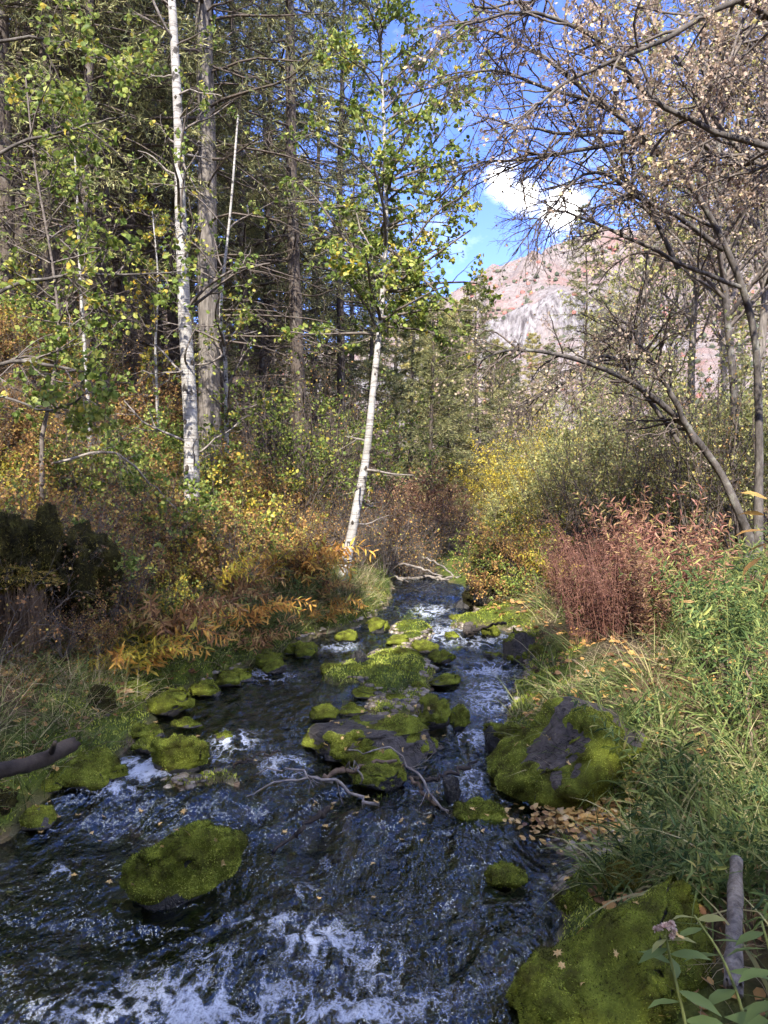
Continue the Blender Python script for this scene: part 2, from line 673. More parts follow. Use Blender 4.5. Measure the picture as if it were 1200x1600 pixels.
def aspen_bark():
    m, n, l, out = new_mat('aspen_bark')
    base = noise(n, l, 5.0, 4, 0.5)
    r0 = ramp(n, [(0.3, (0.24, 0.225, 0.205)), (0.7, (0.43, 0.415, 0.39))])
    l.new(base.outputs['Fac'], r0.inputs[0])
    band = noise(n, l, 1.0, 3, 0.6, mapscale=(5, 5, 62))
    rb = ramp(n, [(0.51, 0.0), (0.61, 0.8)])
    l.new(band.outputs['Fac'], rb.inputs[0])
    c = mixc(n, l, rb.outputs[0], r0.outputs[0], (0.13, 0.11, 0.10))
    scar = noise(n, l, 1.0, 4, 0.6, mapscale=(9, 9, 8))
    rs = ramp(n, [(0.585, 0.0), (0.64, 0.95)])
    l.new(scar.outputs['Fac'], rs.inputs[0])
    c = mixc(n, l, rs.outputs[0], c, (0.035, 0.03, 0.027))
    principled(n, l, out, c, 0.75, 0.25, band.outputs['Fac'], 0.35, 0.01)
    return m


M['aspen_bark'] = aspen_bark()
M['scar'] = bark_mat('scar', (0.02, 0.016, 0.013), (0.10, 0.08, 0.065), (30, 30, 12), 0.8)

M['needle'] = leaf_mat('needle', [(0.0, (0.085, 0.10, 0.048)), (0.45, (0.19, 0.205, 0.088)), (0.8, (0.33, 0.33, 0.14)), (1.0, (0.46, 0.42, 0.20))], 0.3, 0.6, 0.2, 0.6)
M['needle_sunlit'] = leaf_mat('needle_sunlit', [(0.0, (0.20, 0.19, 0.07)), (0.5, (0.40, 0.36, 0.13)), (1.0, (0.60, 0.50, 0.20))], 0.34, 0.6, 0.2, 0.6)  # golden sunlight put into the needle colour
M['needle_far'] = leaf_mat('needle_far', [(0.0, (0.13, 0.16, 0.075)), (0.5, (0.28, 0.30, 0.13)), (1.0, (0.48, 0.45, 0.20))], 0.32, 0.6, 0.2, 0.6)
M['aspen_leaf'] = leaf_mat('aspen_leaf', [(0.0, (0.08, 0.125, 0.025)), (0.35, (0.16, 0.23, 0.045)), (0.7, (0.30, 0.36, 0.08)), (0.92, (0.46, 0.47, 0.12)), (1.0, (0.56, 0.43, 0.07))], 0.42, 0.5, 0.28)
M['aspen_yellow'] = leaf_mat('aspen_yellow', [(0.0, (0.10, 0.15, 0.03)), (0.4, (0.25, 0.28, 0.05)), (0.7, (0.44, 0.38, 0.06)), (1.0, (0.62, 0.40, 0.05))], 0.42, 0.45, 0.4)
M['tan_leaf'] = leaf_mat('tan_leaf', [(0.0, (0.24, 0.17, 0.13)), (0.4, (0.46, 0.35, 0.27)), (0.75, (0.58, 0.46, 0.35)), (0.92, (0.60, 0.50, 0.24)), (1.0, (0.48, 0.46, 0.16))], 0.35, 0.6, 0.2)
M['yellowgreen_leaf'] = leaf_mat('yellowgreen_leaf', [(0.0, (0.16, 0.18, 0.06)), (0.4, (0.32, 0.34, 0.11)), (0.75, (0.48, 0.47, 0.18)), (1.0, (0.58, 0.46, 0.22))], 0.4, 0.5, 0.3)
M['olive_leaf'] = leaf_mat('olive_leaf', [(0.0, (0.15, 0.17, 0.06)), (0.45, (0.30, 0.32, 0.12)), (0.8, (0.46, 0.44, 0.18)), (1.0, (0.58, 0.48, 0.15))], 0.38, 0.5, 0.3)
M['gold_leaf'] = leaf_mat('gold_leaf', [(0.0, (0.24, 0.22, 0.05)), (0.4, (0.46, 0.39, 0.06)), (0.8, (0.64, 0.51, 0.07)), (1.0, (0.70, 0.48, 0.08))], 0.42, 0.5, 0.3)
M['brown_leaf'] = leaf_mat('brown_leaf', [(0.0, (0.09, 0.05, 0.025)), (0.35, (0.25, 0.13, 0.06)), (0.65, (0.42, 0.24, 0.08)), (0.85, (0.52, 0.37, 0.10)), (1.0, (0.30, 0.33, 0.08))], 0.3, 0.6, 0.2)
M['red_leaf'] = leaf_mat('red_leaf', [(0.0, (0.10, 0.05, 0.035)), (0.4, (0.22, 0.115, 0.075)), (0.7, (0.34, 0.19, 0.12)), (0.9, (0.42, 0.29, 0.14)), (1.0, (0.36, 0.36, 0.12))], 0.35, 0.55, 0.3, 0.6, 2.0)
M['pink_leaf'] = leaf_mat('pink_leaf', [(0.0, (0.22, 0.09, 0.07)), (0.35, (0.42, 0.20, 0.15)), (0.65, (0.52, 0.32, 0.19)), (0.85, (0.54, 0.43, 0.14)), (1.0, (0.34, 0.38, 0.11))], 0.35, 0.55, 0.3, 0.6, 2.0)
M['maroon_leaf'] = leaf_mat('maroon_leaf', [(0.0, (0.07, 0.028, 0.024)), (0.5, (0.17, 0.075, 0.06)), (1.0, (0.28, 0.15, 0.11))], 0.3, 0.6, 0.2)
M['rust_leaf'] = leaf_mat('rust_leaf', [(0.0, (0.17, 0.085, 0.04)), (0.4, (0.36, 0.19, 0.085)), (0.75, (0.50, 0.31, 0.13)), (1.0, (0.52, 0.44, 0.14))], 0.38, 0.55, 0.3)
M['orange_leaf'] = leaf_mat('orange_leaf', [(0.0, (0.30, 0.14, 0.04)), (0.4, (0.58, 0.30, 0.07)), (0.75, (0.68, 0.43, 0.10)), (1.0, (0.48, 0.46, 0.10))], 0.4, 0.5, 0.3)
M['herb_leaf'] = leaf_mat('herb_leaf', [(0.0, (0.04, 0.075, 0.028)), (0.4, (0.10, 0.155, 0.05)), (0.75, (0.20, 0.255, 0.08)), (0.92, (0.36, 0.38, 0.11)), (1.0, (0.36, 0.24, 0.11))], 0.38, 0.55, 0.22)
M['grass'] = leaf_mat('grass', [(0.0, (0.04, 0.06, 0.018)), (0.4, (0.11, 0.15, 0.042)), (0.75, (0.22, 0.265, 0.085)), (1.0, (0.44, 0.38, 0.19))], 0.38, 0.6, 0.18)
M['straw'] = leaf_mat('straw', [(0.0, (0.16, 0.12, 0.07)), (0.5, (0.34, 0.27, 0.16)), (1.0, (0.50, 0.42, 0.27))], 0.3, 0.6, 0.3)
M['litter'] = leaf_mat('litter', [(0.0, (0.07, 0.04, 0.025)), (0.35, (0.24, 0.12, 0.05)), (0.65, (0.42, 0.23, 0.08)), (0.85, (0.52, 0.33, 0.09)), (1.0, (0.48, 0.24, 0.12))], 0.15, 0.6, 0.25)
M['fallen'] = leaf_mat('fallen', [(0.0, (0.24, 0.13, 0.06)), (0.4, (0.50, 0.31, 0.10)), (0.7, (0.60, 0.42, 0.16)), (1.0, (0.56, 0.44, 0.30))], 0.15, 0.45, 0.4)
M['pebble'] = leaf_mat('pebble', [(0.0, (0.04, 0.035, 0.03)), (0.4, (0.13, 0.10, 0.075)), (0.75, (0.22, 0.18, 0.13)), (1.0, (0.32, 0.28, 0.23))], 0.0, 0.4, 0.5)
M['petal'] = leaf_mat('petal', [(0.0, (0.66, 0.47, 0.38)), (1.0, (0.80, 0.66, 0.55))], 0.3, 0.6, 0.2)
M['moss_fuzz'] = leaf_mat('moss_fuzz', [(0.0, (0.040, 0.038, 0.010)), (0.28, (0.10, 0.105, 0.016)), (0.5, (0.19, 0.235, 0.024)), (0.75, (0.34, 0.41, 0.05)), (1.0, (0.48, 0.50, 0.11))], 0.3, 0.7, 0.15, 2.4, 4.5)
M['moss_dark'] = leaf_mat('moss_dark', [(0.0, (0.018, 0.015, 0.007)), (0.45, (0.05, 0.044, 0.013)), (0.75, (0.105, 0.088, 0.022)), (1.0, (0.17, 0.15, 0.03))], 0.3, 0.7, 0.15, 1.6, 6.0)  # fuzz colour darkened to stand for shade under the canopy
M['moss_brown'] = leaf_mat('moss_brown', [(0.0, (0.08, 0.055, 0.015)), (0.4, (0.19, 0.15, 0.03)), (0.7, (0.28, 0.25, 0.045)), (1.0, (0.40, 0.28, 0.08))], 0.3, 0.7, 0.15, 1.5, 6.0)


def moss_base(name, a, b, c):
    m, n, l, out = new_mat(name)
    x = noise(n, l, 9.0, 5, 0.6)
    r = ramp(n, [(0.3, a), (0.5, b), (0.72, c)])
    l.new(x.outputs['Fac'], r.inputs[0])
    f = noise(n, l, 130.0, 4, 0.7)
    cc = mixc(n, l, 0.55, r.outputs[0], f.outputs['Fac'], 'OVERLAY')
    principled(n, l, out, cc, 0.95, 0.1, f.outputs['Fac'], 0.9, 0.015)
    return m


M['moss'] = moss_base('moss', (0.045, 0.038, 0.012), (0.125, 0.14, 0.02), (0.26, 0.30, 0.04))
M['moss_shadow'] = moss_base('moss_shadow', (0.012, 0.010, 0.006), (0.03, 0.028, 0.010), (0.065, 0.06, 0.015))  # moss copy with the bluff's shade put into its colour
M['moss_russet'] = moss_base('moss_russet', (0.07, 0.045, 0.015), (0.13, 0.12, 0.02), (0.20, 0.20, 0.03))


def rock_mat(name, a, b, wet=0.45):
    m, n, l, out = new_mat(name)
    x = noise(n, l, 4.0, 7, 0.62)
    r = ramp(n, [(0.3, a), (0.7, b)])
    l.new(x.outputs['Fac'], r.inputs[0])
    f = noise(n, l, 28.0, 6, 0.7)
    rf = ramp(n, [(0.3, 0.45), (0.7, 1.2)])
    l.new(f.outputs['Fac'], rf.inputs[0])
    c = mixc(n, l, 1.0, r.outputs[0], rf.outputs[0], 'MULTIPLY')
    wv = noise(n, l, 5.0, 4, 0.6)
    co = n.new('ShaderNodeTexCoord')
    wvv = mixc(n, l, 0.35, co.outputs['Object'], wv.outputs['Color'], 'ADD')
    vo = n.new('ShaderNodeTexVoronoi')
    vo.feature = 'DISTANCE_TO_EDGE'
    vo.inputs['Scale'].default_value = 6.5
    l.new(wvv, vo.inputs['Vector'])
    ck = ramp(n, [(0.0, 0.35), (0.035, 1.0)])
    l.new(vo.outputs['Distance'], ck.inputs[0])
    c = mixc(n, l, 0.35, c, ck.outputs[0], 'MULTIPLY')
    hh = n.new('ShaderNodeMath')
    hh.operation = 'ADD'
    l.new(f.outputs['Fac'], hh.inputs[0])
    l.new(ck.outputs[0], hh.inputs[1])
    rr = ramp(n, [(0.3, wet), (0.7, wet + 0.35)])
    l.new(x.outputs['Fac'], rr.inputs[0])
    principled(n, l, out, c, rr.outputs[0], 0.4, hh.outputs[0], 0.9, 0.03)
    return m


M['basalt'] = rock_mat('basalt', (0.028, 0.024, 0.022), (0.115, 0.10, 0.09), 0.45)
M['grey_rock'] = rock_mat('grey_rock', (0.05, 0.041, 0.036), (0.17, 0.14, 0.12), 0.55)
M['wet_rock'] = rock_mat('wet_rock', (0.012, 0.012, 0.013), (0.05, 0.046, 0.044), 0.2)


def ground_mat():
    m, n, l, out = new_mat('ground')
    big = noise(n, l, 0.9, 5, 0.6)
    r = ramp(n, [(0.3, (0.045, 0.033, 0.024)), (0.5, (0.11, 0.075, 0.045)), (0.68, (0.20, 0.125, 0.065)), (0.8, (0.14, 0.11, 0.055))])
    l.new(big.outputs['Fac'], r.inputs[0])
    fine = noise(n, l, 22.0, 6, 0.75)
    rf = ramp(n, [(0.3, 0.3), (0.7, 1.35)])
    l.new(fine.outputs['Fac'], rf.inputs[0])
    c = mixc(n, l, 1.0, r.outputs[0], rf.outputs[0], 'MULTIPLY')
    # moss near the water, olive stones in the bed
    at1 = n.new('ShaderNodeAttribute')
    at1.attribute_name = 'bank'
    mo = noise(n, l, 6.0, 5, 0.6)
    rm = ramp(n, [(0.3, (0.025, 0.035, 0.008)), (0.55, (0.08, 0.11, 0.016)), (0.75, (0.17, 0.19, 0.03))])
    l.new(mo.outputs['Fac'], rm.inputs[0])
    c = mixc(n, l, at1.outputs['Fac'], c, rm.outputs[0])
    at2 = n.new('ShaderNodeAttribute')
    at2.attribute_name = 'bed'
    vo = n.new('ShaderNodeTexVoronoi')
    vo.inputs['Scale'].default_value = 17
    co = n.new('ShaderNodeTexCoord')
    l.new(co.outputs['Object'], vo.inputs['Vector'])
    hs = n.new('ShaderNodeHueSaturation')
    hs.inputs['Saturation'].default_value = 0.25
    l.new(vo.outputs['Color'], hs.inputs['Color'])
    st = mixc(n, l, 1.0, (0.34, 0.28, 0.18), hs.outputs[0], 'MULTIPLY')
    alg = noise(n, l, 2.2, 4, 0.6)
    ra = ramp(n, [(0.42, 0.0), (0.62, 0.85)])
    l.new(alg.outputs['Fac'], ra.inputs[0])
    st = mixc(n, l, ra.outputs[0], st, (0.055, 0.07, 0.016))
    c = mixc(n, l, at2.outputs['Fac'], c, st)
    principled(n, l, out, c, 0.9, 0.2, fine.outputs['Fac'], 0.8, 0.05)
    return m


M['ground'] = ground_mat()


def water_mat():
    m, n, l, out = new_mat('water')
    co = n.new('ShaderNodeTexCoord')
    # ripples: short, drawn out along the flow
    r1 = noise(n, l, 1.0, 3, 0.55, vec=co.outputs['Object'], mapscale=(11, 6.5, 6.5))
    r2 = noise(n, l, 1.0, 2, 0.5, vec=co.outputs['Object'], mapscale=(48, 30, 30))
    ad = n.new('ShaderNodeMath')
    ad.operation = 'MULTIPLY_ADD'
    l.new(r2.outputs['Fac'], ad.inputs[0])
    ad.inputs[1].default_value = 0.18
    l.new(r1.outputs['Fac'], ad.inputs[2])
    bp = n.new('ShaderNodeBump')
    bp.inputs['Strength'].default_value = 1.0
    bp.inputs['Distance'].default_value = 0.06
    l.new(ad.outputs[0], bp.inputs['Height'])
    gl = n.new('ShaderNodeBsdfGlossy')
    gl.inputs['Roughness'].default_value = 0.04
    gl.inputs['Color'].default_value = (0.82, 0.92, 1, 1)  # blue tint painted into the reflection to strengthen the mirrored sky
    l.new(bp.outputs[0], gl.inputs['Normal'])
    tr = n.new('ShaderNodeBsdfTransparent')
    tr.inputs[0].default_value = (0.62, 0.66, 0.52, 1)
    fr = n.new('ShaderNodeFresnel')
    fr.inputs['IOR'].default_value = 2.0
    l.new(bp.outputs[0], fr.inputs['Normal'])
    mx = n.new('ShaderNodeMixShader')
    l.new(fr.outputs[0], mx.inputs[0])
    l.new(tr.outputs[0], mx.inputs[1])
    l.new(gl.outputs[0], mx.inputs[2])
    # foam
    at1 = n.new('ShaderNodeAttribute')
    at1.attribute_name = 'foam'
    wp = noise(n, l, 3.0, 3, 0.5, vec=co.outputs['Object'])
    wa = mixc(n, l, 0.16, co.outputs['Object'], wp.outputs['Color'], 'ADD')
    f1 = noise(n, l, 1.0, 5, 0.62, vec=wa, mapscale=(9.0, 6.0, 6))
    f2 = noise(n, l, 1.0, 3, 0.6, vec=co.outputs['Object'], mapscale=(120, 100, 100))

    def mth(op, a, b, c=None):
        q = n.new('ShaderNodeMath')
        q.operation = op
        for k_, v_ in enumerate((a, b, c)):
            if v_ is None:
                continue
            if hasattr(v_, 'links'):
                l.new(v_, q.inputs[k_])
            else:
                q.inputs[k_].default_value = v_
        return q.outputs[0]
    ab = mth('ABSOLUTE', mth('MULTIPLY_ADD', f1.outputs['Fac'], 2.0, -1.0), 0.0)
    ridge = mth('MAXIMUM', mth('MULTIPLY_ADD', ab, -3.4, 1.0), 0.0)
    v = mth('MULTIPLY_ADD', at1.outputs['Fac'], 1.32, -0.86)
    v = mth('MULTIPLY_ADD', ridge, 0.60, v)
    v = mth('MULTIPLY_ADD', f2.outputs['Fac'], 0.55, v)
    rf = ramp(n, [(0.08, 0.0), (0.55, 0.92)])
    l.new(v, rf.inputs[0])
    fd = principled(n, l, None, (0.56, 0.61, 0.70), 0.5, 0.4, f2.outputs['Fac'], 0.8, 0.01)  # white foam given a blue cast for the sky light
    m2 = n.new('ShaderNodeMixShader')
    l.new(rf.outputs[0], m2.inputs[0])
    l.new(mx.outputs[0], m2.inputs[1])
    l.new(fd.outputs[0], m2.inputs[2])
    l.new(m2.outputs[0], out.inputs[0])
    return m


M['water'] = water_mat()


def mountain_mat():
    m, n, l, out = new_mat('mountain')
    a = noise(n, l, 0.03, 6, 0.65)
    r = ramp(n, [(0.30, (0.20, 0.18, 0.166)), (0.5, (0.215, 0.175, 0.158)), (0.66, (0.205, 0.125, 0.107)), (0.78, (0.15, 0.145, 0.12))])  # slope colours paled and greyed to stand in for distance haze
    l.new(a.outputs['Fac'], r.inputs[0])
    at1 = n.new('ShaderNodeAttribute')
    at1.attribute_name = 'cliff'
    s = noise(n, l, 1.0, 6, 0.7, mapscale=(0.3, 0.3, 0.05))
    rs = ramp(n, [(0.38, (0.07, 0.06, 0.06)), (0.5, (0.18, 0.163, 0.156)), (0.64, (0.28, 0.262, 0.253))])
    l.new(s.outputs['Fac'], rs.inputs[0])
    c = mixc(n, l, at1.outputs['Fac'], r.outputs[0], rs.outputs[0])
    f = noise(n, l, 0.35, 5, 0.7)
    rf = ramp(n, [(0.3, 0.7), (0.7, 1.25)])
    l.new(f.outputs['Fac'], rf.inputs[0])
    c = mixc(n, l, 1.0, c, rf.outputs[0], 'MULTIPLY')
    principled(n, l, out, c, 0.95, 0.1, s.outputs['Fac'], 0.8, 2.0)
    return m


M['mountain'] = mountain_mat()
M['scrub'] = leaf_mat('scrub', [(0.0, (0.05, 0.06, 0.04)), (0.5, (0.09, 0.10, 0.065)), (0.75, (0.15, 0.13, 0.09)), (0.82, (0.27, 0.11, 0.09)), (1.0, (0.33, 0.15, 0.12))], 0.1, 0.9, 0.1, 0.6, 0.02)

# ------------------------------------------------------------------ SETTING: ground
def axis(dense0, dense1, step, lo, hi, g=1.13):
    a = list(np.arange(dense0, dense1 + 1e-6, step))
    s, v = step, a[-1]
    while v < hi:
        s *= g
        v += s
        a.append(v)
    s, v = step, a[0]
    b = []
    while v > lo:
        s *= g
        v -= s
        b.append(v)
    return np.array(b[::-1] + a)


gx = axis(-6.5, 4.5, 0.065, -900, 900)
gy = axis(1.0, 12.0, 0.07, -120, 1500)
X, Y = np.meshgrid(gx, gy)
Z = H(X, Y)
nx, ny = len(gx), len(gy)
ii = (np.arange(ny - 1)[:, None] * nx + np.arange(nx - 1)[None]).ravel()
quad = np.stack([ii, ii + 1, ii + nx + 1, ii + nx], -1)
dW = np.maximum(xl(Y) - X, X - xr(Y))
zrel = Z - zw(X, Y)
bed_a = sstep(0.03, -0.05, zrel)
bank_a = sstep(1.0, 0.15, dW + 0.25 * fbm2(X, Y, 2.0, 3, 4.0)) * sstep(-0.03, 0.05, zrel)
bank_a = np.maximum(bank_a * np.where(dW < -0.02, 1.0, sstep(-0.25, 0.2, fbm2(X, Y, 2.6, 4, 14.0))), sstep(0.45, 0.15, dW + 0.15 * fbm2(X, Y, 3.0, 3, 6.0)) * sstep(-0.03, 0.05, zrel))
me = MB().add(np.stack([X, Y, Z], -1), quad).mesh('ground', M['ground'], True, {'bed': bed_a.ravel(), 'bank': bank_a.ravel()})
obj('ground', me, kind='structure', label='sloping forest floor, leaf litter on the hillside and mossy stream banks')

# ------------------------------------------------------------------ SETTING: stream water
FOAM = [  # pixel centre, half size, strength
    (330, 1570, 230, 60, .36), (540, 1590, 140, 50, .36), (150, 1590, 140, 30, .28), (500, 1475, 80, 40, .40), (420, 1440, 90, 18, .30),
    (350, 1500, 70, 20, .24), (755, 1540, 35, 16, .36), (590, 1510, 60, 60, .26), (470, 1390, 40, 20, .18), (510, 1350, 20, 22, .18),
    (225, 1198, 55, 15, .62), (160, 1228, 48, 12, .58), (265, 1180, 25, 10, .5), (365, 1158, 40, 17, .40), (440, 1190, 45, 22, .36), (95, 1362, 20, 15, .34),
    (330, 1185, 40, 12, .25), (735, 1150, 30, 22, .34), (765, 1090, 55, 35, .31), (760, 1045, 60, 22, .31), (700, 990, 50, 22, .30),
    (670, 955, 40, 14, .34), (735, 1215, 30, 35, .30), (530, 1010, 35, 10, .30), (420, 1055, 60, 14, .26), (760, 1000, 70, 14, .30),
    (650, 1240, 60, 14, .2), (660, 1570, 110, 40, .22)]
wx = np.arange(-3.2, 2.0, 0.024)
wy = np.concatenate([np.arange(-1.0, 1.9, 0.1), np.arange(1.9, 6.0, 0.022), np.arange(6.0, 11, 0.035), np.arange(11, 16, 0.1)])
X, Y = np.meshgrid(wx, wy)
base = zw(X, Y)
amp = 0.5 + 0.7 * sstep(0.6, 0.0, np.abs(Y - 3.75)) + 0.5 * sstep(3.3, 2.6, Y) + 0.25 * sstep(4.4, 5.5, Y) * sstep(-0.4, 0.3, X)
amp = amp * (0.55 + 0.45 * sstep(-1.6, -0.2, X + 0.3))
Xr, Yr = X + 0.25 * fbm2(X, Y, 1.3, 2, 7.0), Y + 0.25 * fbm2(X, Y, 1.3, 2, 12.0)
Z = base + amp * (0.034 * fbm2(Xr, Yr * 0.8, 2.4, 2, 2.0) + 0.034 * (0.5 - np.abs(fbm2(Xr * 1.2, Yr * 0.9, 4.5, 2, 6.0))) + 0.013 * fbm2(Xr, Yr * 0.8, 12.0, 2, 1.0)) - 0.012
fo = np.zeros_like(X)
D = np.stack([X, Y, base], -1) - CAM
dep = D[..., 1] * CP + D[..., 2] * SP
dep = np.where(dep < 0.2, 0.2, dep)
PX = 600 + F * D[..., 0] / dep
PY = 800 - F * (-D[..., 1] * SP + D[..., 2] * CP) / dep
for (cx, cy, rx, ry, s) in FOAM:     # churned patches, put where the water breaks
    fo = np.maximum(fo, s * np.exp(-(((PX - cx) / rx) ** 2 + ((PY - cy) / ry) ** 2)))
fo = fo + 0.05 * sstep(0.015, 0.05, Z - base)
Z = Z + 0.03 * fo
nx, ny = len(wx), len(wy)
ii = (np.arange(ny - 1)[:, None] * nx + np.arange(nx - 1)[None]).ravel()
quad = np.stack([ii, ii + 1, ii + nx + 1, ii + nx], -1)
HG = H(X, Y)
vis = (Z - HG > -0.08).ravel()
keep = vis[quad].any(1)
me = MB().add(np.stack([X, Y, Z], -1), quad[keep]).mesh('stream_water', M['water'], True, {'foam': fo.ravel()})
obj('stream_water', me, kind='structure', label='clear rippling creek water with white foam')

# ------------------------------------------------------------------ SETTING: mountain
mx_ = np.linspace(-160, 520, 230)
my_ = np.concatenate([np.linspace(200, 470, 60), np.linspace(472, 505, 34), np.linspace(508, 640, 44), np.linspace(650, 900, 16)])
X, Y = np.meshgrid(mx_, my_)
warp = 14 * fbm2(X, Y * 0.2, 0.02, 3, 3.0)
yy = Y + warp
prof = np.interp(yy, [200, 260, 400, 478, 492, 520, 600, 650, 900], [0, 14, 72, 100, 133, 150, 208, 214, 120])
az = X / Y
sky_t = np.interp(az, [-.3, -.05, .08, .147, .2, .26, .346, .52, .9], [.12, .2, .26, .305, .325, .350, .362, .38, .40]) / .350
Z = prof * sky_t + (2 + 0.03 * prof) * fbm2(X, Y, 0.035, 4, 11.0) * 1.2
cl = sstep(474, 482, yy) * sstep(500, 491, yy)
Z += cl * 3.0 * fbm2(X * 3, Y, 0.05, 3, 2.0)
Y2 = Y + cl * 4.0 * fbm2(X * 2.5, Z * 0.3, 0.05, 4, 5.0)
cl2 = np.clip(cl * 1.3 * sstep(-.5, .1, fbm2(X, Y, 0.025, 3, 25.0)) + 0.8 * sstep(0.3, 0.55, fbm2(X * 1.5, Y, 0.03, 4, 21.0)) * sstep(400, 430, yy) * sstep(540, 500, yy), 0, 1)
nx, ny = len(mx_), len(my_)
ii = (np.arange(ny - 1)[:, None] * nx + np.arange(nx - 1)[None]).ravel()
quad = np.stack([ii, ii + 1, ii + nx + 1, ii + nx], -1)
me = MB().add(np.stack([X, Y2, Z], -1), quad).mesh('mountain', M['mountain'], True, {'cliff': cl2.ravel()})
obj('mountain', me, kind='structure', label='pinkish mountain slope with a pale cliff band')
# scrub on the mountain: far too much to count
r_ = np.random.default_rng(5)
k = r_.integers(0, len(quad), 16500)
vv = np.stack([X, Y2, Z], -1).reshape(-1, 3)
ctr = vv[quad[k]].mean(1) + np.stack([r_.uniform(-1.5, 1.5, len(k)), r_.uniform(-1.5, 1.5, len(k)), np.zeros(len(k))], -1)
dens = fbm2(ctr[:, 0], ctr[:, 1], 0.06, 4, 31.0)
ok = (dens + 0.5 * r_.normal(size=len(k)) * .4 > -0.22) & ((cl2.ravel()[quad[k]].mean(1) < 0.4) | (r_.uniform(size=len(k)) < .12)) & (ctr[:, 1] > 260)
ctr = ctr[ok]
ico = np.array([(0, 0, 1), (.89, 0, .45), (.28, .85, .45), (-.72, .53, .45), (-.72, -.53, .45), (.28, -.85, .45), (.72, .53, -.45), (-.28, .85, -.45), (-.89, 0, -.45), (-.28, -.85, -.45), (.72, -.53, -.45)])
icf = np.array([(0, 1, 2), (0, 2, 3), (0, 3, 4), (0, 4, 5), (0, 5, 1), (1, 6, 2), (2, 7, 3), (3, 8, 4), (4, 9, 5), (5, 10, 1), (6, 7, 2), (7, 8, 3), (8, 9, 4), (9, 10, 5), (10, 6, 1)])
rad = (0.5 + 1.9 * r_.uniform(0, 1, len(ctr)) ** 2)[:, None, None]
sv = ctr[:, None] + ico[None] * rad * r_.uniform(0.7, 1.25, (len(ctr), 11, 1))
me = MB().add(sv.reshape(-1, 3), (icf[None] + (np.arange(len(ctr)) * 11)[:, None, None]).reshape(-1, 3)).mesh('mountain_scrub', M['scrub'], True)
obj('mountain_scrub', me, kind='stuff', label='grey-green and red scrub dotted over the mountain slope', category='scrub')

